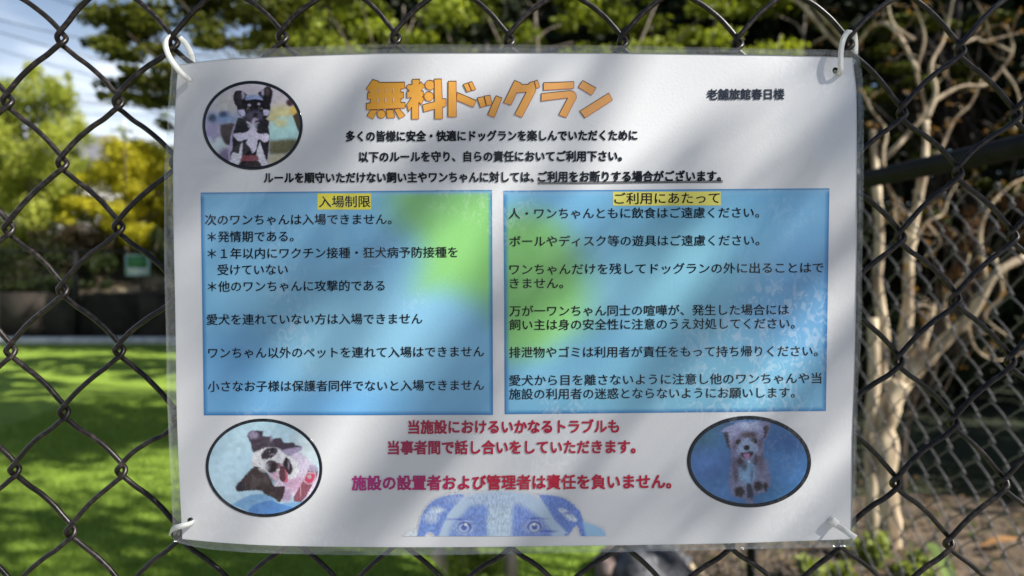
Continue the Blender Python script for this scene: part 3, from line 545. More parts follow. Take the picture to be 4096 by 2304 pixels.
# the second fence, running away from the first on the garden side
SFX = lambda y: 0.96 - 0.077 * (y + 0.433)
RAIL_Z = CAM[2] + 0.205
side = thing('side_fence', (SFX(1.5), 1.5, 0), 'dark grey chain link side fence with black top rail running into the garden', 'fence')
y0s = 0.55; dirv = np.array((SFX(1.0) - SFX(0.0), 1.0, 0)); dirv /= np.linalg.norm(dirv); nrm = np.array((dirv[1], -dirv[0], 0))
H1, H2 = 0.0345, 0.0385
mb = MB()
def side_node(i, j):
    g = np.random.default_rng((i + 900) * 997 + j + 700); w = g.normal(0, 0.0008, 2)
    return np.array((-i * H1, j * H2 + 0.02)) + w      # i counts towards the viewer
NS = 74
for k in range(-NS, 0):
    p = wire_path(k, 0, int((RAIL_Z - 0.05) / H2), side_node, 0.0019, 0.6, 0.0022, 0.62)
    w = np.array((SFX(y0s), y0s, 0)) + p[:, :1] * dirv + p[:, 1:2] * nrm * -1 + np.c_[np.zeros((len(p), 2)), p[:, 2]]
    mb.tube(crom(w, 2), 0.0015, 6, cap=False)
mb.build('wire_mesh', M_WIRE2, side, True)
pa_, pb_ = np.array((SFX(0.05), 0.05, RAIL_Z)), np.array((SFX(3.3), 3.3, RAIL_Z))
mb = MB(); mb.tube(np.linspace(pa_, pb_, 8), 0.0205, 16); mb.build('top_rail', M_POST, side, True)
for yy, r in ((1.79, 0.015), (0.06, 0.022), (3.3, 0.022)):
    mb = MB(); x = SFX(yy) - (0.0 if r > 0.02 else 0.0)
    mb.tube([(x, yy, 0), (x, yy, RAIL_Z - 0.02)], r, 14); mb.build('post', M_POST, side, True)

# ---------------------------------------------------------------- cable ties
m, n, l, b = newmat('milky_nylon'); M_TIE = m
b.inputs['Base Color'].default_value = (0.88, 0.88, 0.85, 1); b.inputs['Roughness'].default_value = 0.32; b.inputs['Subsurface Weight'].default_value = 0.0
tl = n.new('ShaderNodeBsdfTranslucent'); tl.inputs['Color'].default_value = (0.82, 0.82, 0.76, 1); ms = n.new('ShaderNodeMixShader'); ms.inputs['Fac'].default_value = 0.4
l.new(b.outputs[0], ms.inputs[1]); l.new(tl.outputs[0], ms.inputs[2]); l.new(ms.outputs[0], n['Material Output'].inputs['Surface'])
def strap_mesh(path, width_dir, w=0.0030, t=0.0012, ridges=True):
    p = crom(path, 14); n_ = len(p); tg = np.gradient(p, axis=0); tg /= np.linalg.norm(tg, axis=1)[:, None]
    wd = np.asarray(width_dir, float); wd = np.broadcast_to(wd, p.shape).copy() if wd.ndim == 1 else np.stack([np.interp(np.linspace(0, 1, n_), np.linspace(0, 1, len(wd)), wd[:, c]) for c in range(3)], -1)
    wd -= tg * (wd * tg).sum(1)[:, None]; wd /= np.linalg.norm(wd, axis=1)[:, None]; nn = np.cross(tg, wd)
    rid = np.where(np.arange(n_) % 2 == 0, 1.0, 0.72) if ridges else np.ones(n_)
    prof = [(-0.5, -0.5), (0.5, -0.5), (0.5, 0.3), (0.42, 0.5), (-0.42, 0.5), (-0.5, 0.3)]
    v = np.stack([p + wd * a * w + nn * (c * t * rid[:, None] if c > 0 else c * t) for a, c in prof], 1).reshape(-1, 3)
    i, j = np.meshgrid(np.arange(n_ - 1), np.arange(6), indexing='ij'); j2 = (j + 1) % 6
    f = np.stack([i * 6 + j, i * 6 + j2, (i + 1) * 6 + j2, (i + 1) * 6 + j], -1).reshape(-1, 4)
    return v, f
def tie(corner, label, path, wd, head=None, w=0.0032):
    """path: (photo x, photo y, depth y) points of the strap"""
    pts = np.array([at_y(x, y, d) for x, y, d in path])
    t = thing('cable_tie', tuple(pts[len(pts) // 2]), label, 'cable tie', 'white cable ties at the corners of the notice')
    mb = MB(); mb.add(*strap_mesh(pts, wd, w)); mb.build('strap', M_TIE, t)
    if head:
        (x, y, d), (ax, ay), sz = head; c = at_y(x, y, d); a = np.array((ax, 0, -ay), float); a /= np.linalg.norm(a); bb = np.cross(a, (0, 1, 0)); hx, hy, hz = np.array(sz) / 2
        mb = MB(); ring_ = []
        for yy, s in ((-hy, 0.82), (-hy * 0.7, 1.0), (hy * 0.7, 1.0), (hy, 0.85)):
            for q in np.linspace(0, 2 * math.pi, 20, endpoint=False):
                cx, cy = math.copysign(abs(math.cos(q)) ** 0.55, math.cos(q)), math.copysign(abs(math.sin(q)) ** 0.55, math.sin(q))
                ring_.append(c + a * cx * hx * s + bb * cy * hz * s + np.array((0, yy, 0)))
        f = [(r * 20 + q, r * 20 + (q + 1) % 20, (r + 1) * 20 + (q + 1) % 20, (r + 1) * 20 + q) for r in range(3) for q in range(20)]
        v = np.array(ring_); v = np.concatenate([v, [v[:20].mean(0), v[60:].mean(0)]])
        f += [((q + 1) % 20, q, 80, 80) for q in range(20)] + [(60 + q, 60 + (q + 1) % 20, 81, 81) for q in range(20)]
        mb.add(v, np.array(f)); mb.build('head', M_TIE, t, True)
PD = lambda x, y: float(poster_depth(np.array(float(x)), np.array(float(y))))
tie('tl', 'curved white cable tie looped to the fence from the upper left corner of the notice',
    [(758, 322, PD(758, 322) + 0.006), (757, 318, PD(757, 320) - 0.0012), (738, 305, -0.0155), (704, 268, -0.0165), (676, 225, -0.0150), (662, 182, -0.011), (667, 152, -0.0055), (688, 141, 0.000), (716, 149, 0.0052), (745, 178, 0.0066), (766, 222, 0.0060), (771, 262, 0.004), (768, 300, 0.001), (760, 320, -0.004)],
    (0.62, 0.45, 0.62), ((754, 316, PD(754, 316) - 0.0032), (1, 1.5), (0.0040, 0.0034, 0.0026)))
tie('tr', 'ribbed white cable tie standing upright over the upper right corner of the notice',
    [(3346, 285, PD(3346, 285) + 0.006), (3358, 296, PD(3358, 300) - 0.0008), (3361, 280, -0.0112), (3362, 240, -0.0124), (3364, 200, -0.0124), (3372, 160, -0.0110), (3388, 132, -0.0065), (3404, 124, 0.0), (3418, 140, 0.0055), (3423, 180, 0.007), (3419, 225, 0.0060), (3400, 262, 0.002), (3360, 284, -0.002)],
    (1.0, 0.25, 0.0))
tie('bl', 'short white cable tie bent sideways at the lower left corner of the notice',
    [(764, 2078, PD(764, 2080) + 0.006), (770, 2090, PD(764, 2085) - 0.0008), (752, 2098, -0.0125), (722, 2105, -0.0150), (696, 2114, -0.0135), (683, 2126, -0.007), (684, 2134, 0.0), (700, 2132, 0.006), (730, 2112, 0.006), (755, 2090, 0.002)],
    (0.25, 0.2, 1.0))
tie('br', 'white cable tie with cut tail jutting out at the lower right notice corner',
    [(3336, 2090, PD(3338, 2093) - 0.001), (3352, 2104, PD(3352, 2104) - 0.003), (3380, 2122, -0.0160), (3405, 2140, -0.0185), (3424, 2152, -0.0200)],
    (0.55, 0.1, 0.85), ((3334, 2088, PD(3334, 2088) - 0.0016), (1, 0.75), (0.0056, 0.0034, 0.0052)), 0.0036)

# ---------------------------------------------------------------- the ground and what is built on it
m, n, l, b = newmat('lawn_turf'); M_LAWN = m
t = n.new('ShaderNodeTexCoord'); z1 = n.new('ShaderNodeTexNoise'); z1.inputs['Scale'].default_value = 1.6; z1.inputs['Detail'].default_value = 5
z2 = n.new('ShaderNodeTexNoise'); z2.inputs['Scale'].default_value = 55; z2.inputs['Detail'].default_value = 4
for z in (z1, z2): l.new(t.outputs['Object'], z.inputs['Vector'])
ad = n.new('ShaderNodeMath'); ad.operation = 'ADD'; ml = n.new('ShaderNodeMath'); ml.operation = 'MULTIPLY'; ml.inputs[1].default_value = 0.5
l.new(z1.outputs['Fac'], ad.inputs[0]); l.new(z2.outputs['Fac'], ad.inputs[1]); l.new(ad.outputs[0], ml.inputs[0])
r = n.new('ShaderNodeValToRGB'); r.color_ramp.elements[0].position = 0.36; r.color_ramp.elements[1].position = 0.64
r.color_ramp.elements[0].color = (0.145, 0.235, 0.025, 1); r.color_ramp.elements[1].color = (0.27, 0.38, 0.05, 1)
l.new(ml.outputs[0], r.inputs['Fac']); l.new(r.outputs['Color'], b.inputs['Base Color']); b.inputs['Roughness'].default_value = 0.8; b.inputs['Specular IOR Level'].default_value = 0.2
bp = n.new('ShaderNodeBump'); bp.inputs['Strength'].default_value = 0.8; bp.inputs['Distance'].default_value = 0.02; l.new(z2.outputs['Fac'], bp.inputs['Height']); l.new(bp.outputs['Normal'], b.inputs['Normal'])
M_SOIL = noisy('dry_soil', (0.045, 0.033, 0.022), (0.15, 0.11, 0.075), 7, 0.95, 0.8, 0.03, detail=9)
M_MOSS = noisy('moss', (0.008, 0.013, 0.003), (0.024, 0.034, 0.009), 5, 0.95, 0.7, 0.03, detail=8)
M_CONC = noisy('pale_concrete', (0.42, 0.42, 0.43), (0.58, 0.58, 0.58), 8, 0.85, 0.2, 0.005)
M_WALL = noisy('dark_stained_wall', (0.016, 0.013, 0.010), (0.045, 0.036, 0.028), 3, 0.9, 0.4, 0.01)
M_TAN = noisy('tan_earth', (0.30, 0.22, 0.13), (0.52, 0.42, 0.27), 3, 0.95, 0.6, 0.05, attr=True)
def sheet(name, pts, z, mat, kind='structure'):
    o = obj(name, [(x, y, z) for x, y in pts], [tuple(range(len(pts)))], mat); return tag(o, kind=kind)
sheet('ground', [(-900, -900), (900, -900), (900, 900), (-900, 900)], 0.0, M_SOIL)
sheet('lawn', [(-14, 0.25), (0.40, 0.25), (0.42, 2.2), (0.52, 3.6), (0.45, 6.0), (0.9, 9.0), (1.2, 12.3), (-16, 12.3)], 0.004, M_LAWN)
sheet('path', [(-30, -14), (30, -14), (30, 0.1), (-30, 0.1)], 0.004, noisy('unseen_grey_ground', (0.16, 0.155, 0.15), (0.34, 0.33, 0.32), 14, 0.95, 0.6, 0.02, detail=9))  # unseen viewer-side ground, made grey to keep green bounce off the notice
sheet('moss_lawn', [(1.0, 4.3), (1.6, 3.7), (2.6, 3.9), (3.6, 3.6), (9, 3.6), (9, 9), (1.2, 9)], 0.004, M_MOSS)
mb = MB(); mb.box((-18, 12.32, 0), (4, 12.52, 0.12)); tag(mb.build('kerb', M_CONC), kind='structure')
mb = MB()
for k in range(24):
    x = -18 + k * 0.9; mb.box((x + 0.006, 12.72 + 0.004 * (k % 3), 0), (x + 0.894, 12.92, 0.93 + 0.012 * math.sin(k * 2.3)))
tag(mb.build('retaining_wall', M_WALL), 'low dark retaining wall of upright boards behind the lawn', 'wall')
# sloping bank above the wall
bx, by = np.meshgrid(np.linspace(-30, 10, 260), np.linspace(12.93, 20, 20)); bz = 0.88 + (by - 12.93) * 0.22 + (noise2(bx, by, 1.6, 3) - 0.5) * 0.35 * np.clip(by - 12.95, 0, 1)
pc = vy(305, 700, 13.2)[0]; bc = 0.16 + 0.84 * np.exp(-((bx - pc) / 0.32) ** 4)[..., None] * np.ones(3)   # dark leaf litter, bare tan earth in one gap
tag(obj('bank', np.stack([bx, by, bz], -1), gridfaces(*bx.shape)[:, ::-1].copy(), M_TAN, None, bc.reshape(-1, 3), True), kind='structure')
# the far fence along the kerb
ff = thing('far_fence', (-5, 12.55, 0), 'black chain link fence with thin posts along the far kerb', 'fence')
FZ = vy(200, 632, 12.55)[2]
for vx in (-82, 193, 468, 743, 1018, 1293):
    p = vy(vx, 855, 12.6); mb = MB(); mb.tube([(p[0], 12.6, 0.0), (p[0], 12.6, FZ)], 0.05, 10); mb.build('post', M_POST, ff, True)
mb = MB(); mb.tube([(-16, 12.6, FZ), (4, 12.6, FZ)], 0.024, 8); mb.build('rail', M_POST, ff, True)
mb = MB()
for s in (1, -1):
    for k in range(-200, 200):
        x0 = -6 + k * 0.075; xa, xb = x0, x0 + s * (FZ - 0.13)
        if max(xa, xb) < -15 or min(xa, xb) > 4: continue
        mb.tube([(xa, 12.6 + 0.003 * s, 0.13), (xb, 12.6 + 0.003 * s, FZ)], 0.0018, 3, cap=False)
mb.build('wire_mesh', M_POST, ff)
# small board behind the far fence
M_GREEN = noisy('green_paint', (0.05, 0.20, 0.08), (0.07, 0.25, 0.11), 9, 0.6, 0.0); M_WHITE = noisy('white_paint', (0.62, 0.66, 0.66), (0.72, 0.75, 0.75), 9, 0.6, 0.0); M_PBLUE = noisy('pale_blue_paint', (0.34, 0.52, 0.58), (0.42, 0.60, 0.66), 9, 0.6, 0.0)
s0, s1 = vy(316, 640, 12.67), vy(377, 694, 12.67)
sb = thing('sign_board', (s0[0], 12.67, s1[2]), 'small board with green band and pale blue edge hung on the far fence', 'sign')
zm = s0[2] - (s0[2] - s1[2]) * 0.62; e = 0.035
mb = MB(); mb.box((s0[0] + e, 12.66, zm), (s1[0] - e, 12.68, s0[2] - e)); mb.build('green_band', M_GREEN, sb)
mb = MB(); mb.box((s0[0] + e, 12.66, s1[2] + e), (s1[0] - e, 12.68, zm)); mb.build('white_band', M_WHITE, sb)
mb = MB(); mb.box((s0[0], 12.65, s1[2]), (s0[0] + e, 12.69, s0[2])); mb.box((s1[0] - e, 12.65, s1[2]), (s1[0], 12.69, s0[2])); mb.box((s0[0] + e, 12.65, s0[2] - e), (s1[0] - e, 12.69, s0[2])); mb.box((s0[0] + e, 12.65, s1[2]), (s1[0] - e, 12.69, s1[2] + e)); mb.build('edge_frame', M_PBLUE, sb)

# ---------------------------------------------------------------- houses, pole and cables far behind
M_HW = noisy('pale_render', (0.55, 0.53, 0.50), (0.66, 0.64, 0.60), 2, 0.9, 0.1); M_ROOFG = noisy('grey_slate', (0.12, 0.12, 0.13), (0.19, 0.19, 0.20), 6, 0.7, 0.2); M_ROOFB = noisy('dark_blue_tiles', (0.03, 0.035, 0.055), (0.055, 0.06, 0.085), 6, 0.5, 0.2)
M_GLASS = noisy('dark_window_glass', (0.02, 0.025, 0.03), (0.04, 0.045, 0.05), 2, 0.1, 0.0)
def house(label, x0, x1, y0, y1, eave, ridge, hip, roofm, wallm):
    h = thing('house', ((x0 + x1) / 2, y0, 0), label, 'house'); ov = 0.5; ym = (y0 + y1) / 2
    mb = MB(); mb.box((x0, y0, 0), (x1, y1, eave)); mb.build('wall', wallm, h)
    mb = MB(); a = [(x0 - ov, y0 - ov, eave), (x1 + ov, y0 - ov, eave), (x1 + ov, y1 + ov, eave), (x0 - ov, y1 + ov, eave), (x0 + hip, ym, ridge), (x1 - hip, ym, ridge)]
    t_ = 0.15; a += [(x, y, z + t_) for x, y, z in a]
    mb.add(a, [(6, 7, 11, 10), (8, 9, 10, 11), (7, 8, 11, 11), (9, 6, 10, 10), (1, 0, 3, 2), (0, 1, 7, 6), (1, 2, 8, 7), (2, 3, 9, 8), (3, 0, 6, 9)]); mb.build('roof', roofm, h)
    for wx in (0.25, 0.7):
        for wz in (0.62, 0.2):
            xx = x0 + (x1 - x0) * wx; zz = eave * wz
            mb = MB(); mb.box((xx - 0.8, y0 - 0.05, zz), (xx + 0.8, y0 - 0.01, zz + 1.3)); w = mb.build('window', M_HW, h)
            mb = MB(); mb.box((xx - 0.7, y0 - 0.07, zz + 0.1), (xx + 0.7, y0 - 0.052, zz + 1.2)); o = mb.build('pane', M_GLASS, h); o.parent = w
p = vy(262, 408, 42); q = vy(200, 346, 45)
house('pale house with grey roof seen between the trees', p[0] - 9.2, p[0], 42, 48, p[2], q[2], 1.0, M_ROOFG, M_HW)
p = vy(365, 384, 55); q = vy(365, 365, 58)
house('house with dark blue roof above the golden bush', p[0] + 0.3, p[0] + 16, 55, 61, p[2], q[2], 3.0, M_ROOFB, noisy('dark_timber', (0.03, 0.024, 0.018), (0.07, 0.055, 0.04), 3, 0.9, 0.2))
M_POLE = noisy('grey_concrete_pole', (0.35, 0.35, 0.36), (0.45, 0.45, 0.46), 5, 0.8, 0.1)
p = vy(313, 372, 50); q = vy(313, 300, 50); up = thing('utility_pole', (p[0], 50, 0), 'thin grey utility pole rising above the rooftops', 'pole')
mb = MB(); mb.tube([(p[0], 50, 0), (p[0], 50, q[2])], [0.16, 0.11], 10); mb.build('pole', M_POLE, up, True)
mb = MB(); mb.box((p[0] - 0.9, 49.8, q[2] - 0.9), (p[0] + 0.9, 49.9, q[2] - 0.8)); mb.build('cross_arm', M_POLE, up)
cab = [((-20, 45), (330, 118), 26, 0.018), ((-20, 75), (420, 190), 26, 0.018), ((-20, 120), (420, 235), 26, 0.014), ((120, -10), (480, 95), 22, 0.014), ((-20, 215), (330, 268), 30, 0.02), ((200, 240), (700, 246), 50, 0.02), ((200, 262), (700, 274), 50, 0.02), ((200, 287), (700, 282), 50, 0.018)]
labs = ['power cable crossing the sky, uppermost on the far side', 'second power cable down, sloping across the blue sky', 'third power cable down, sloping across the pale sky', 'short steep power cable beside the dark maple leaves', 'power cable passing low over the light green tree', 'level power cable over the rooftops, upper of three', 'level power cable over the rooftops, middle of three', 'level power cable over the rooftops, lowest of three']
for (a, c, d, r), lb in zip(cab, labs):
    A0, C0 = vy(*a, d), vy(*c, d); t = np.linspace(-0.6, 1.6, 24)[:, None]; pt = A0 + (C0 - A0) * t; pt[:, 2] -= 0.25 * (1 - (2 * t[:, 0] - 1) ** 2) * 0.3
    mb = MB(); mb.tube(pt, r, 6); tag(mb.build('power_cable', M_POST, None, True), lb, 'cable', 'power cables across the sky')
# ---------------------------------------------------------------- plants
def leaves(centers, radii, n, size, c1, c2, flat=0.0, seed=1, droop=0.0, clump=0.5, aspect=0.55, shell=-0.8):
    """n small leaf faces spread through ellipsoid clusters; each cluster has its own tint"""
    g = np.random.default_rng(seed); C0 = np.asarray(centers, float); Rr = np.asarray(radii, float)
    if Rr.ndim == 1: Rr = np.repeat(Rr[:, None], 3, 1)
    vol = Rr.prod(1) ** (2 / 3); k = g.choice(len(C0), n, p=vol / vol.sum())
    d = g.normal(size=(n, 3)); d /= np.linalg.norm(d, axis=1)[:, None]; rad = g.random(n) ** (1 / 3 * (1 - shell) + 0.02)
    pos = C0[k] + d * Rr[k] * rad[:, None]
    nrm = g.normal(size=(n, 3)) + d * 0.7; nrm[:, 2] += flat * 3 * np.sign(nrm[:, 2] + 0.6); nrm /= np.linalg.norm(nrm, axis=1)[:, None]
    a = g.normal(size=(n, 3)); a[:, 2] -= droop * 2; a -= nrm * (a * nrm).sum(1)[:, None]; a /= np.linalg.norm(a, axis=1)[:, None]; b = np.cross(nrm, a)
    s = size * (0.6 + 0.8 * g.random(n)); w = s * aspect
    fold = nrm * (w * 0.25)[:, None]
    v = np.stack([pos - a * s[:, None] * 0.5, pos + b * w[:, None] * 0.5 + fold, pos + a * s[:, None] * 0.5, pos - b * w[:, None] * 0.5 + fold], 1).reshape(-1, 3)
    f = np.arange(n * 4).reshape(n, 4)
    tint = g.random(len(C0)) * clump + 0.5 - clump / 2; t = np.clip(tint[k] + g.normal(0, 0.18, n), 0, 1)[:, None]
    c = np.asarray(c1) * (1 - t) + np.asarray(c2) * t
    return v, f, np.repeat(c, 4, 0)
def crown(parent, name, *a, mat=None, **kw):
    v, f, c = leaves(*a, **kw); return obj(name, v, f, mat or M_LEAF, parent, c)
def limb(p0, p1, r0, r1, n=9, wig=0.06, seed=0):
    g = np.random.default_rng(seed); p0 = np.asarray(p0, float); p1 = np.asarray(p1, float); L_ = np.linalg.norm(p1 - p0)
    k = np.cumsum(g.normal(0, 1, (5, 3)), 0); k -= np.linspace(0, 1, 5)[:, None] * k[-1]; k[0] = 0
    base = p0 + (p1 - p0) * np.linspace(0, 1, 5)[:, None] + k * L_ * wig * 0.6
    pt = crom(base, 3); return pt, np.linspace(r0, r1, len(pt)) * (1 + 0.08 * g.normal(size=len(pt)))
def scatter(box, n, seed, rmin, rmax):
    g = np.random.default_rng(seed); lo, hi = np.array(box[0], float), np.array(box[1], float)
    return lo + (hi - lo) * g.random((n, 3)), rmin + (rmax - rmin) * g.random(n)
def simple_tree(name, label, cat, base, top, cent, rad, n, size, c1, c2, seed, bark=None, group=None, r0=0.12, **kw):
    t = thing(name, tuple(base), label, cat, group)
    mb = MB(); base = np.asarray(base, float); top = np.asarray(top, float); pt, rr = limb(base, top, r0, r0 * 0.3, seed=seed, wig=0.05); mb.tube(pt, rr, 9)
    g = np.random.default_rng(seed + 1)
    for c in np.asarray(cent)[:: max(1, len(cent) // 26)]:
        q = pt[g.integers(len(pt) // 4, len(pt))]; a, b_ = limb(q, c, r0 * 0.28, r0 * 0.06, seed=int(g.integers(1e6)), wig=0.1); mb.tube(a, b_, 6)
    mb.build('trunk', bark or M_BARK, t, True)
    crown(t, 'crown', cent, rad, n, size, c1, c2, seed=seed, **kw); return t

# light green tree beyond the far fence
D = 15.0; g = np.random.default_rng(5); C1, R1 = [], []
for vx, v_, r in ((20, 300, 50), (95, 230, 45), (130, 215, 35), (170, 260, 45), (60, 340, 70), (150, 340, 60), (190, 400, 40), (30, 430, 70), (110, 440, 75), (185, 470, 45), (150, 520, 50), (40, 520, 70), (-60, 330, 80), (-60, 470, 90), (90, 560, 60), (10, 600, 60), (195, 345, 28), (60, 270, 35), (-40, 250, 50), (196, 545, 40), (176, 196, 18), (150, 600, 45), (150, 300, 50), (185, 320, 40), (120, 270, 45), (70, 210, 35), (20, 230, 45)):
    for q in range(3):
        p = vy(vx + g.normal(0, r * 0.4), v_ + g.normal(0, r * 0.4), D + g.normal(0, 0.5)); C1.append(p); R1.append(r * 0.72 / 1717 * D)
b0 = vy(95, 860, D); simple_tree('broadleaf_tree', 'light green bushy tree beyond the far fence', 'tree', (b0[0], D, 0.9), vy(95, 260, D), C1, R1, 34000, 0.075, (0.22, 0.27, 0.03), (0.52, 0.55, 0.09), 41, clump=0.7, r0=0.11)
# golden cloud-shaped bush
D = 14.2; C1, R1 = [], []
for vx, v_, r in ((300, 385, 45), (345, 370, 40), (390, 395, 45), (270, 420, 40), (240, 450, 35), (330, 430, 60), (400, 450, 60), (300, 480, 55), (450, 420, 60), (500, 440, 70), (215, 500, 35), (200, 530, 40), (250, 530, 40), (290, 560, 45), (350, 520, 40), (420, 520, 50), (345, 575, 50), (400, 570, 40), (480, 540, 70), (160, 545, 30), (560, 470, 70), (330, 600, 30)):
    for q in range(3):
        p = vy(vx + g.normal(0, r * 0.35), v_ + g.normal(0, r * 0.28), D + g.normal(0, 0.35)); C1.append(p); R1.append(np.array((0.95, 0.8, 0.60)) * r / 1717 * D)
b0 = vy(350, 800, D); simple_tree('golden_bush', 'golden yellow layered bush between the houses and the lawn', 'bush', (b0[0], D, 1.0), vy(360, 460, D), C1, R1, 46000, 0.07, (0.38, 0.35, 0.018), (0.74, 0.67, 0.06), 43, clump=0.6, flat=0.4, r0=0.08)
# dark shrubs on the bank
for k, (vx, v_, rx, rz, d, lb) in enumerate(((45, 650, 120, 70, 13.4, 'dark green shrub on the bank under the light green tree'), (175, 640, 90, 75, 13.7, 'dark brown leaved shrub on the bank behind the thin black post'), (250, 690, 40, 60, 13.5, 'small dark shrub on the bank beside the bare sapling'), (425, 640, 46, 60, 13.6, 'olive shrub on the bank beside the small board'), (100, 725, 120, 28, 13.2, 'low dark shrub spilling over the retaining wall'), (640, 640, 160, 110, 13.6, 'broad dark shrub on the bank beyond the notice'))):
    c, rr = scatter(((-1, -1, -1), (1, 1, 1)), 22, 60 + k, 0.25, 0.5); ctr = vy(vx, v_, d); sc_ = np.array((rx, 40, rz)) / 1717 * d
    base = (ctr[0], d, 0.95); simple_tree('shrub', lb, 'shrub', base, ctr, ctr + c * sc_ * 0.75, np.c_[rr * sc_[0], rr * sc_[1], rr * sc_[2]] * 1.1, 5200, 0.065, *(((0.018, 0.03, 0.008), (0.055, 0.075, 0.018)) if k != 1 else ((0.03, 0.022, 0.012), (0.085, 0.06, 0.03))), 70 + k, r0=0.04, group='shrubs on the bank')
for k, (x0, x1, lb) in enumerate(((-10.4, -8.2, 'dark leafy hedge filling the gap under the golden bush'), (-8.0, -4.6, 'dark leafy hedge under the golden bush, nearer the notice'), (-14, -10.6, 'dark leafy hedge low behind the light green tree'))):
    c, rr = scatter(((x0, 15.6, 1.2), (x1, 16.4, 3.7)), 60, 160 + k, 0.35, 0.6); hh_ = thing('hedge', ((x0 + x1) / 2, 15.8, 1.4), lb, 'hedge')
    crown(hh_, 'foliage', c, rr, 11000, 0.10, (0.05, 0.06, 0.01), (0.20, 0.19, 0.03), seed=165 + k)
sp = thing('bare_sapling', tuple(vy(355, 760, 13.3)), 'bare forked sapling in front of the tan bank', 'sapling')
mb = MB()
for a, c, r in (((357, 770), (353, 705), 0.045), ((353, 705), (330, 665), 0.03), ((353, 708), (380, 660), 0.03), ((330, 665), (318, 620), 0.015), ((380, 660), (395, 610), 0.015)):
    pt, rr = limb(vy(*a, 13.3), vy(*c, 13.3), r, r * 0.6, seed=int(a[0]), wig=0.05); mb.tube(pt, rr, 7)
mb.build('stem', M_BARK, sp, True)

# maple with spreading dark boughs, upper left
D = 6.0; C1, R1 = [], []
for vx, v_, rx, rz in ((250, 40, 45, 40), (300, 30, 70, 40), (280, 90, 50, 28), (350, 75, 60, 35), (420, 40, 70, 45), (500, 25, 80, 45), (570, 60, 60, 40), (640, 30, 70, 50), (690, 90, 50, 30), (600, 110, 60, 22), (260, 118, 36, 18), (330, 135, 50, 20), (520, 110, 50, 18), (400, 130, 40, 20), (310, 205, 44, 22), (360, 200, 50, 26), (410, 225, 50, 22), (290, 240, 34, 16), (340, 255, 40, 16), (390, 262, 38, 14), (440, 180, 40, 18), (320, 180, 30, 12), (560, 190, 60, 30), (420, 310, 18, 16), (700, 30, 50, 50), (350, -60, 160, 50), (560, -60, 160, 60), (800, -80, 160, 90), (480, 250, 50, 22), (760, 160, 80, 60)):
    for q in range(4):
        d = D + g.normal(0, 0.35); p = vy(vx + g.normal(0, rx * 0.45), v_ + g.normal(0, rz * 0.4), d); C1.append(p); R1.append(np.array((rx * 0.80, 36, rz * 0.68)) / 1717 * d)
mt = thing('maple_tree', (-0.7, 6.3, 0), 'dark green maple with spreading layered boughs against the sky', 'tree')
mb = MB(); pt, rr = limb((-0.7, 6.3, 0), (-0.8, 6.2, 2.5), 0.13, 0.06, seed=3); mb.tube(pt, rr, 10)
for k, c in enumerate(C1[::3]):
    q = pt[3 + (k * 5) % (len(pt) - 3)]; mid = (np.asarray(c) * 0.5 + q * 0.5) + (0, 0, 0.15); a = crom([q, mid, np.asarray(c)], 5); mb.tube(a, np.linspace(0.016, 0.003, len(a)), 6)
mb.build('trunk', M_BARK, mt, True)
crown(mt, 'crown', C1, R1, 13000, 0.065, (0.055, 0.07, 0.016), (0.19, 0.20, 0.04), seed=51, flat=0.5, clump=0.6, aspect=0.7, shell=0.1)
# sprigs of young leaves low on the maple side
sg = thing('leafy_sprig', tuple(vy(318, 372, 9)), 'thin upright shoot with few fresh leaves above the golden bush', 'shoot')
mb = MB(); pa0 = vy(318, 560, 9); mb.tube([pa0, vy(313, 340, 9), vy(316, 315, 9)], [0.012, 0.006, 0.003], 5); mb.build('stem', M_BARK, sg, True)
crown(sg, 'leaf_tuft', [vy(303, 328, 9), vy(322, 330, 9), vy(312, 345, 9)], [0.05] * 3, 36, 0.06, (0.14, 0.2, 0.03), (0.24, 0.3, 0.06), seed=9)

sg = thing('leafy_sprig', tuple(vy(418, 290, 9)), 'drooping sprig of few fresh leaves beside the film edge of the notice', 'shoot')
mb = MB(); mb.tube([vy(432, 250, 9), vy(420, 285, 9), vy(412, 318, 9)], [0.008, 0.005, 0.003], 5); mb.build('stem', M_BARK, sg, True)
crown(sg, 'leaf_tuft', [vy(405, 300, 9), vy(418, 315, 9), vy(420, 290, 9)], [0.05] * 3, 36, 0.06, (0.14, 0.2, 0.03), (0.24, 0.3, 0.06), seed=10)
# sunlit hedge of young leaves behind the top of the notice
D = 7.6; C1, R1 = [], []
for k in range(230):
    vx = 700 + 1290 * g.random(); v_ = -120 + 900 * g.random() ** 1.1; d = D + g.normal(0, 0.35); C1.append(vy(vx, v_, d)); R1.append(np.array((0.8 + 0.9 * g.random(), 1, 0.4 + 0.5 * g.random())) * (30 + 34 * g.random()) / 1717 * d)
ht = thing('young_leaf_hedge', (0.4, 7.7, 0), 'tall sunlit hedge with yellow green young leaves behind the top of the notice', 'hedge')
mb = MB()
for k in range(26):
    x = -2.4 + 5.4 * k / 25 + g.normal(0, 0.1); tp = (x + g.normal(0, 0.7), 7.8 + g.normal(0, 0.3), 3.6 + g.random() * 1.4); pt, rr = limb((x, 7.8, 0), tp, 0.028, 0.008, seed=k + 500, wig=0.09); mb.tube(pt, rr, 6)
    for q in range(4):
        s_ = pt[int(len(pt) * (0.4 + 0.13 * q))]; a, b_ = limb(s_, s_ + np.array((g.normal(0, 0.5), g.normal(0, 0.3), 0.3 + 0.4 * g.random())), 0.013, 0.004, seed=int(g.integers(1e6)), wig=0.12); mb.tube(a, b_, 5)
mb.build('stem', noisy('grey_twig', (0.14, 0.11, 0.085), (0.30, 0.25, 0.20), 14, 0.85, 0.3), ht, True)
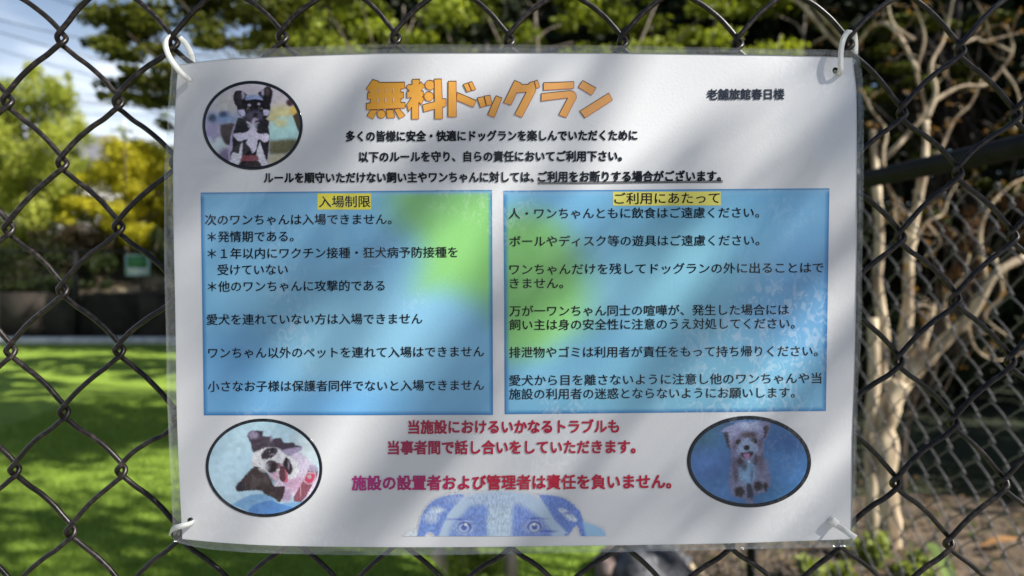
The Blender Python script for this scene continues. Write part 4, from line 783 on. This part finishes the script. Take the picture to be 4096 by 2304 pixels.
crown(ht, 'foliage', C1, R1, 42000, 0.07, (0.10, 0.13, 0.012), (0.40, 0.46, 0.05), seed=52, clump=0.9, aspect=0.6)
# dark evergreen trees closing the view
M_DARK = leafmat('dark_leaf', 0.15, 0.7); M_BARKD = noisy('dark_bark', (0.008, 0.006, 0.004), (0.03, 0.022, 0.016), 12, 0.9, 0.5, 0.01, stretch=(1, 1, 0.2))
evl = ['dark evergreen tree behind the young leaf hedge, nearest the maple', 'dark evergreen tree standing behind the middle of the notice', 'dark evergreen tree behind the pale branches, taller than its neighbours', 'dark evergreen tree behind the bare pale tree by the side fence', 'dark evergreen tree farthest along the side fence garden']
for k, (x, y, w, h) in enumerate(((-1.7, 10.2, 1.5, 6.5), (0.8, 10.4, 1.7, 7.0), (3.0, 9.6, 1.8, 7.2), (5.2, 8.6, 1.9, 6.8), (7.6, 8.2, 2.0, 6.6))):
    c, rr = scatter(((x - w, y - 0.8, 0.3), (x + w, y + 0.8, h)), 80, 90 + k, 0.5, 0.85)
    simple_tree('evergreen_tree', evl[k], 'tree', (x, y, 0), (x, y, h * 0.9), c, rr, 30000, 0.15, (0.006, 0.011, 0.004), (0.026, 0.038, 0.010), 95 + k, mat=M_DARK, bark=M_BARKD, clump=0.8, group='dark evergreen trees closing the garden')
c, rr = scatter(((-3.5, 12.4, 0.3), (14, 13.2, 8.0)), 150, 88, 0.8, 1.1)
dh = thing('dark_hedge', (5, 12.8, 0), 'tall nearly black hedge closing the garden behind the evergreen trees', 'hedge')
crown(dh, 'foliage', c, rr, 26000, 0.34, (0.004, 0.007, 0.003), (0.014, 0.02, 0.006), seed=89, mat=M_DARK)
# mossy green boughs catching light in the upper right
C1, R1 = [], []
for vx, v_, rx, rz in ((2330, 190, 110, 50), (2240, 150, 80, 40), (2430, 230, 90, 40), (2160, 60, 90, 30), (2500, 60, 80, 40), (2300, 60, 100, 30), (2200, 240, 70, 40), (2540, 330, 60, 40), (2420, 420, 80, 40), (2280, 360, 70, 40), (2500, 480, 60, 30), (2360, 540, 60, 30)):
    for q in range(4): d = 6.6 + g.normal(0, 0.25); C1.append(vy(vx + g.normal(0, rx * 0.4), v_ + g.normal(0, rz * 0.4), d)); R1.append(np.array((rx * 0.5, 30, rz * 0.4)) / 1717 * d)
simple_tree('yew_tree', 'mossy green yew with flat boughs in the shade behind the bare pale tree', 'tree', (4.9, 6.9, 0), (4.6, 6.7, 4.2), C1, R1, 13000, 0.06, (0.035, 0.050, 0.008), (0.15, 0.17, 0.026), 110, mat=M_DARK, bark=M_BARKD, flat=0.8, clump=0.7)

# the bare pale tree in the garden, trunk forking upward
bt = thing('bare_pale_tree', tuple(at_z(2250 * V2S, 1530 * V2S, 0.0)), 'pale smooth barked tree with bare twisting branches behind the side fence', 'tree')
D = 3.05
def path(pts, r0, r1, k=5, sides=10, d=D, jit=0.0, seed=0):
    q = np.array([vy(a[0], a[1], d + (a[2] if len(a) > 2 else 0)) for a in pts]); gg = np.random.default_rng(seed + len(pts)); q[1:-1] += gg.normal(0, 0.006 + jit, q[1:-1].shape)
    c = crom(q, k); gr = np.random.default_rng(int(abs(pts[0][0])) + 3); rr = np.linspace(r0, r1, len(c)) * (1 + 0.09 * gr.normal(size=len(c))); return c, rr
px = lambda w: w / 1717 * D / 2
mb = MB()
for pts, w0, w1 in (([(2225, 1560), (2232, 1400), (2228, 1250), (2222, 1100), (2232, 1020), (2262, 960)], 84, 62),           # main trunk
                    ([(2240, 1020), (2222, 930), (2228, 850), (2210, 720), (2215, 600), (2205, 480), (2195, 330, .1)], 34, 18),
                    ([(2258, 985), (2270, 900), (2285, 780), (2290, 640), (2310, 520), (2325, 400), (2330, 300, .1)], 40, 16),
                    ([(2268, 970), (2330, 900, -.05), (2390, 850, -.1), (2440, 800, -.15), (2500, 690, -.2), (2590, 640, -.2)], 44, 18),
                    ([(2285, 930), (2320, 870), (2335, 800), (2350, 760)], 34, 12),
                    ([(2190, 1560), (2196, 1300), (2188, 1100), (2200, 950), (2196, 800)], 40, 30)):
    c, rr = path(pts, px(w0), px(w1)); mb.tube(c, rr, 12)
tips = []
BR = [([(2300, 560), (2240, 470), (2225, 400), (2230, 330), (2190, 270), (2170, 230)], 20, 6), ([(2205, 420), (2290, 330), (2330, 270), (2310, 180), (2330, 90), (2290, -20)], 22, 9), ([(2330, 300), (2355, 230), (2345, 160), (2380, 90), (2400, -10)], 24, 9),
      ([(2340, 260), (2420, 210), (2480, 210), (2520, 170), (2545, 130), (2530, 60)], 18, 8), ([(2320, 420), (2370, 370), (2400, 300), (2440, 260), (2470, 200)], 16, 6), ([(2290, 640), (2330, 560), (2370, 540), (2385, 500), (2420, 440)], 14, 6),
      ([(2480, 700), (2470, 600), (2490, 520), (2540, 470), (2600, 440)], 18, 8), ([(2390, 850), (2380, 760), (2420, 700), (2440, 640)], 16, 5), ([(2200, 470), (2150, 430), (2120, 380)], 12, 5), ([(2300, 100), (2250, 60), (2230, -20)], 12, 6),
      ([(2400, 120), (2450, 90), (2490, 110), (2576, 80)], 12, 5), ([(2330, 560), (2360, 600), (2340, 640)], 9, 4), ([(2140, 120, .6), (2120, 100, .6), (2085, 60, .6), (2050, 10, .6), (2045, -40, .6)], 20, 12), ([(2310, 180, 0), (2255, 80, .2), (2200, 60, .4), (2140, 120, .6), (2080, 90, .7), (2030, 20, .8), (1960, -30, .9)], 16, 26),
      ([(2500, 640), (2520, 740), (2490, 800), (2540, 850)], 14, 6), ([(2430, 800), (2460, 880), (2520, 900), (2590, 880)], 12, 5), ([(2290, 780), (2330, 770), (2360, 790)], 11, 5), ([(2545, 130), (2500, 90), (2470, 40), (2440, -20)], 9, 5), ([(2520, 170), (2560, 220), (2576, 280), (2550, 330)], 9, 4),
      ([(2300, 600), (2260, 560), (2250, 510)], 8, 4)]
gt = np.random.default_rng(77)
for q, (pts, w0, w1) in enumerate(BR):
    off = gt.normal(0, 0.12); c, rr = path([(a[0], a[1], (a[2] if len(a) > 2 else off)) for a in pts], px(w0) * 0.68, px(w1) * 0.6, seed=q, jit=0.004); mb.tube(c, rr, 8); tips.append(c[-1])
    for s_ in range(4):                                # crooked side twigs
        p0 = c[int(len(c) * (0.3 + 0.18 * s_)) % len(c)]; cur = p0; tw = [p0]; dd = gt.normal(size=3); dd[2] += 0.5
        for _ in range(4):
            dd = dd + gt.normal(size=3) * 0.7; dd /= np.linalg.norm(dd); cur = cur + dd * (0.025 + 0.025 * gt.random()); tw.append(cur)
        t_ = crom(tw, 3); mb.tube(t_, np.linspace(px(w1) * 0.34, 0.0007, len(t_)), 5); tips += [tw[-1], tw[2]]
mb.build('trunk', M_BARK_PALE, bt, True)
crown(bt, 'bud_tuft', tips, [0.022] * len(tips), 900, 0.018, (0.16, 0.075, 0.025), (0.34, 0.19, 0.05), seed=31)
# reddish dry shrub behind the side fence
c, rr = [], []
for vx, v_, r in ((2330, 560, 45), (2400, 600, 50), (2480, 560, 60), (2540, 520, 60), (2560, 600, 50), (2380, 680, 40), (2450, 660, 40)):
    for q in range(4): c.append(vy(vx + g.normal(0, r * .5), v_ + g.normal(0, r * .5), 3.9 + g.normal(0, .1))); rr.append(r * 0.4 / 1717 * 3.9)
b0 = at_z(2440 * V2S, 1330 * V2S, 0); simple_tree('rusty_shrub', 'thin shrub with rusty brown dry leaves behind the side fence rail', 'shrub', (b0[0], 3.95, 0), vy(2440, 700, 3.95), c, rr, 900, 0.035, (0.10, 0.045, 0.018), (0.26, 0.13, 0.05), 120, r0=0.02, shell=0.2)
for k, (x, y, w, lb) in enumerate(((2.6, 7.0, 0.7, 'low black green shrub beyond the mossy ground, nearest the side fence'), (4.2, 6.6, 0.8, 'low black green shrub beyond the mossy ground, in the middle'), (5.9, 6.2, 0.8, 'low black green shrub beyond the mossy ground, farthest along'))):
    c, rr = scatter(((x - w, y - 0.4, 0.1), (x + w, y + 0.4, 0.75)), 26, 130 + k, 0.2, 0.36)
    simple_tree('garden_shrub', lb, 'shrub', (x, y, 0), (x, y, 0.8), c, rr, 6000, 0.07, (0.008, 0.014, 0.004), (0.03, 0.042, 0.012), 135 + k, mat=M_DARK, bark=M_BARKD, r0=0.03, group='low shrubs beyond the mossy ground')
# fallen leaves and crumbs on the garden soil
gl_ = np.random.default_rng(66); n_ = 5200; lx, ly = 0.85 + 3.4 * gl_.random(n_), 1.3 + 3.2 * gl_.random(n_); an = gl_.random(n_) * 6.283; s_ = 0.008 + 0.026 * gl_.random(n_) ** 2; tz = gl_.normal(0, 0.35, (n_, 2)) * s_[:, None]
ca, sa = np.cos(an), np.sin(an); q = [(ca * s_, sa * s_, tz[:, 0]), (-sa * s_ * .5, ca * s_ * .5, tz[:, 1]), (-ca * s_, -sa * s_, -tz[:, 0]), (sa * s_ * .5, -ca * s_ * .5, -tz[:, 1])]
v = np.stack([np.stack([lx + a, ly + b_, 0.014 + np.abs(c_)], -1) for a, b_, c_ in q], 1).reshape(-1, 3); t = gl_.random((n_, 1)); cc = np.array((0.05, 0.035, 0.022)) * (1 - t) + np.array((0.30, 0.21, 0.12)) * t
cc[gl_.random(n_) < 0.2] = (0.10, 0.13, 0.03); tag(obj('leaf_litter', v, np.arange(n_ * 4).reshape(-1, 4), M_LEAF, None, np.repeat(cc, 4, 0)), kind='stuff')
# small things at the foot of the fences
def tuft(name, label, cat, vx, v_, w, h, d, n, size, c1, c2, seed, stem=True, group=None):
    gg = np.random.default_rng(seed); ctr = vy(vx, v_, d); w_, h_ = w / 1717 * d, h / 1717 * d
    cc = ctr + gg.uniform(-1, 1, (9, 3)) * (w_ * 0.5, w_ * 0.4, h_ * 0.5); t = thing(name, (ctr[0], d, 0), label, cat, group)
    mb = MB()
    for q in cc: a, b_ = limb((ctr[0] + gg.normal(0, 0.04), d + gg.normal(0, 0.04), 0), q, 0.006, 0.002, seed=int(gg.integers(1e6))); mb.tube(a, b_, 5)
    mb.build('stem', M_BARK, t, True); crown(t, 'foliage', cc, np.full(9, w_ * 0.36), n, size, c1, c2, seed=seed, aspect=0.5); return t
YG1, YG2 = (0.17, 0.22, 0.03), (0.40, 0.45, 0.10)
tuft('young_plant', 'yellow green young plant between two wooden stakes on the lawn', 'plant', 1190, 1420, 110, 90, 2.5, 380, 0.05, YG1, YG2, 201)
for vx, lb, dy, w in ((1095, 'beige wooden stake leaning beside the young plant on the lawn', 40, 44), (1285, 'pale upright wooden stake beside the young plant, nearer the stone', 0, 44)):
    a, c = vy(vx + dy, 1560, 2.55), vy(vx, 1385, 2.55); a = a + (a - c) * 1.2; a[2] = 0.0; mb = MB(); mb.tube([a, c], [w / 1717 * 1.25] * 2, 10); tag(mb.build('wooden_stake', noisy('stake_wood' + str(vx), (0.34, 0.25, 0.17), (0.5, 0.4, 0.29), 20, 0.85, 0.4, stretch=(1, 1, .15)), None, True), lb, 'stake')
for k, (vx, v_, w, h, d, lb) in enumerate(((2010, 1400, 110, 80, 3.2, 'leafy green plant at the foot of the black side fence post'), (2180, 1400, 120, 90, 2.9, 'bright green plant at the foot of the pale tree'), (2300, 1440, 90, 60, 2.7, 'low yellow green plant in front of the pale tree trunk'), (2080, 1450, 90, 50, 2.6, 'low green plant with broad leaves between the post and the pale tree'))):
    tuft('garden_plant', lb, 'plant', vx, v_, w, h, d, 420, 0.06, (0.14, 0.19, 0.03), (0.42, 0.48, 0.12), 210 + k, group='plants at the foot of the side fence')
bl_ = thing('broad_leaf_plant', tuple(vy(2370, 1450, 2.3)), 'single broad pale green leaf blade arching up behind the side fence', 'plant')
q = crom([vy(2420, 1560, 2.3), vy(2395, 1460, 2.3), vy(2360, 1390, 2.32), vy(2335, 1365, 2.36)], 8); wd = np.interp(np.linspace(0, 1, len(q)), (0, 0.5, 0.85, 1), (0.012, 0.028, 0.024, 0.004))
mb = MB(); mb.add(np.concatenate([q - np.c_[wd, wd * 0, wd * 0.4], q + (0, 0.008, 0), q + np.c_[wd, wd * 0, wd * 0.4]]), [(s + a, s + a + 1, s + a + 1 + len(q), s + a + len(q)) for s in (0, len(q)) for a in range(len(q) - 1)], (0.34, 0.46, 0.14)); mb.build('leaf_blade', M_LEAF, bl_, True)
dl = vy(2520, 1412, 3.0); mb = MB(); t = np.linspace(0, 1, 9); cc = np.stack([dl[0] - 0.12 + 0.24 * t, dl[1] + 0 * t, 0.02 + 0.035 * t + 0.02 * np.sin(3 * t)], -1); wd = 0.028 * np.sin(math.pi * t) + 0.002
mb.add(np.concatenate([cc - np.c_[0 * wd, wd, -wd * 0.3], cc, cc + np.c_[0 * wd, wd, wd * 0.3]]), [(s + a, s + a + 1, s + a + 10, s + a + 9) for s in (0, 9) for a in range(8)], (0.55, 0.30, 0.13)); tag(mb.build('dry_leaf', M_LEAF, None, True), 'orange brown fallen leaf lying on the soil behind the side fence', 'leaf')
# stone, slab and pale stick beyond the bottom edge of the notice
def rock(name, label, c, s, mat, seed):
    bm_v = []; gg = np.random.default_rng(seed); nu, nv = 18, 10
    for i in range(nv + 1):
        th = math.pi * i / nv
        for j in range(nu):
            ph = 2 * math.pi * j / nu; d = np.array((math.sin(th) * math.cos(ph), math.sin(th) * math.sin(ph), math.cos(th))); bm_v.append(np.asarray(c) + d * np.asarray(s) * (1 + 0.16 * math.sin(3 * ph + seed) * math.sin(th) + 0.10 * gg.normal()))
    f = [(i * nu + j, (i + 1) * nu + j, (i + 1) * nu + (j + 1) % nu, i * nu + (j + 1) % nu) for i in range(nv) for j in range(nu)]
    return tag(obj(name, bm_v, f, mat, smooth=True), label, name)
M_STONE = noisy('grey_stone', (0.05, 0.05, 0.055), (0.15, 0.15, 0.16), 10, 0.9, 0.6, 0.01); M_STONE2 = noisy('brown_stone', (0.07, 0.05, 0.045), (0.2, 0.15, 0.13), 10, 0.9, 0.6, 0.01)
c = at_z(1640 * V2S, 1440 * V2S, 0.02); rock('stone', 'dark grey angular stone at the edge of the lawn', (c[0], c[1], 0.04), (0.17, 0.22, 0.13), M_STONE, 3)
c = at_z(1540 * V2S, 1436 * V2S, 0.02); rock('stone', 'smaller brown stone touching the lawn beside the grey one', (c[0], c[1], 0.03), (0.09, 0.11, 0.09), M_STONE2, 8)
a, c = at_z(1700 * V2S, 1400 * V2S, 0.05), at_z(1790 * V2S, 1480 * V2S, 0.04); pt, rr = limb(a, c, 0.03, 0.022, seed=4, wig=0.04); mb = MB(); mb.tube(pt, rr, 10); tag(mb.build('fallen_branch', M_BARK_PALE, None, True), 'pale bare branch lying on the brown soil near the fence post', 'branch')
# grass blades of the near lawn
n_ = 60000; g = np.random.default_rng(99); gx_ = -4.6 + 5.1 * g.random(n_); gy_ = 2.6 + 4.5 * g.random(n_) ** 1.3; ok = (gx_ < 0.40); gx_, gy_ = gx_[ok], gy_[ok]; n_ = len(gx_)
hh = 0.022 + 0.016 * g.random(n_); an = g.random(n_) * 6.283; w_ = 0.0035; lx, ly = g.normal(0, 0.01, n_), g.normal(0, 0.01, n_); z0 = np.zeros(n_) + 0.004
v = np.stack([np.stack([gx_ - np.cos(an) * w_, gy_ - np.sin(an) * w_, z0], -1), np.stack([gx_ + np.cos(an) * w_, gy_ + np.sin(an) * w_, z0], -1), np.stack([gx_ + lx, gy_ + ly, z0 + hh], -1)], 1).reshape(-1, 3)
t = g.random((n_, 1)); cc = np.array((0.14, 0.22, 0.025)) * (1 - t) + np.array((0.28, 0.40, 0.06)) * t
tag(obj('grass', v, np.arange(n_ * 3).reshape(-1, 3), M_LEAF, None, np.repeat(cc, 3, 0)), kind='stuff')

# ---------------------------------------------------------------- trees outside the frame whose shade falls on the notice and the lawn
st = thing('shade_tree', (3.6, -1.9, 0), 'leafy tree standing to the right behind the viewer, shading the notice', 'tree')
BAND = [((1560, 140), (1080, 480), 34, 2.9), ((1700, 540), (1240, 800), 46, 3.1), ((1010, 560), (620, 860), 60, 3.0), ((2080, 640), (1470, 1010), 46, 3.2), ((500, 160), (560, 420), 70, 3.3), ((460, 420), (470, 1000), 40, 3.3), ((1180, 1030), (860, 1360), 60, 3.1),
        ((1950, 1230), (1480, 1370), 40, 3.0), ((900, 330), (640, 480), 40, 3.2), ((2130, 380), (1760, 500), 22, 3.0), ((2240, 120), (2560, 620), 90, 3.0), ((2570, 760), (2330, 1260), 80, 3.0), ((2480, 180), (2600, 420), 70, 3.1), ((2240, 700), (2420, 1000), 60, 3.0)]
C1, R1 = [], []; mb = MB(); g = np.random.default_rng(15)
fork = np.array((3.3, -1.85, 3.2)); pt, rr = limb((3.6, -1.9, 0), fork, 0.12, 0.08, seed=8); mb.tube(pt, rr, 10)
for (a, c, w, t) in BAND:
    A0 = vy(*a, -0.01) + SUN * t; C0 = vy(*c, -0.01) + SUN * t; q = crom([fork, (fork + A0) / 2 + (0, 0, 0.3), A0, (A0 + C0) / 2 + g.normal(0, 0.015, 3), C0], 6); mb.tube(q, np.linspace(0.013, 0.002, len(q)), 6)
    for s_ in np.linspace(0, 1, 12): C1.append(A0 + (C0 - A0) * s_ + g.normal(0, 0.006, 3)); R1.append(w / 1717 * 0.43 * (0.8 + 0.7 * g.random()) * (1.0 if a[0] < 2200 else 1.4))
mb.build('trunk', M_BARK, st, True)
crown(st, 'crown', C1, R1, 1500, 0.019, (0.04, 0.06, 0.012), (0.10, 0.13, 0.03), seed=61)

# big trees standing to the right and behind the viewer: the right ones shade lawn and garden, the rear ones are added to cut sky fill
for k, (lb, x, y, cx, cy, cz, rx, ry, rz, n_, sd) in enumerate((
    ('tall leafy tree to the right of the garden, shading the lawn', 4.7, 4.6, 3.1, 2.4, 6.8, 2.0, 1.4, 0.6, 8500, 301),
    ('tall dark evergreen to the far right of the garden', 8.0, 3.0, 8.0, 3.0, 4.2, 1.5, 1.8, 3.4, 9000, 302),
    ('second tall dark evergreen at the far right, deeper in the garden', 8.7, 5.7, 8.7, 5.7, 4.6, 1.7, 2.1, 3.8, 11000, 306),
    ('unseen broad evergreen added behind the viewer to cut sky fill', -1.8, -5.2, -1.8, -5.2, 3.2, 2.2, 1.2, 3.0, 9000, 303),
    ('second unseen broad evergreen added behind the viewer to cut sky fill, farther along', 2.2, -9.0, 2.2, -9.0, 2.6, 1.8, 1.2, 2.4, 7000, 304),
    ('thin leafy tree beside the end of the side fence, dappling the near lawn', 5.2, 0.4, 3.5, 0.6, 5.7, 1.2, 0.9, 0.7, 380, 305))):
    gg = np.random.default_rng(sd); d = gg.normal(size=(46, 3)); d /= np.linalg.norm(d, axis=1)[:, None]; cc = np.array((cx, cy, cz)) + d * np.array((rx, ry, rz)) * (gg.random((46, 1)) ** 0.4)
    simple_tree('unseen_tree', lb, 'tree', (x, y, 0), (cx, cy, cz + rz * 0.4), cc, 0.32 + 0.3 * gg.random(46), n_, 0.13, (0.015, 0.025, 0.006), (0.05, 0.07, 0.015), sd, r0=0.16)
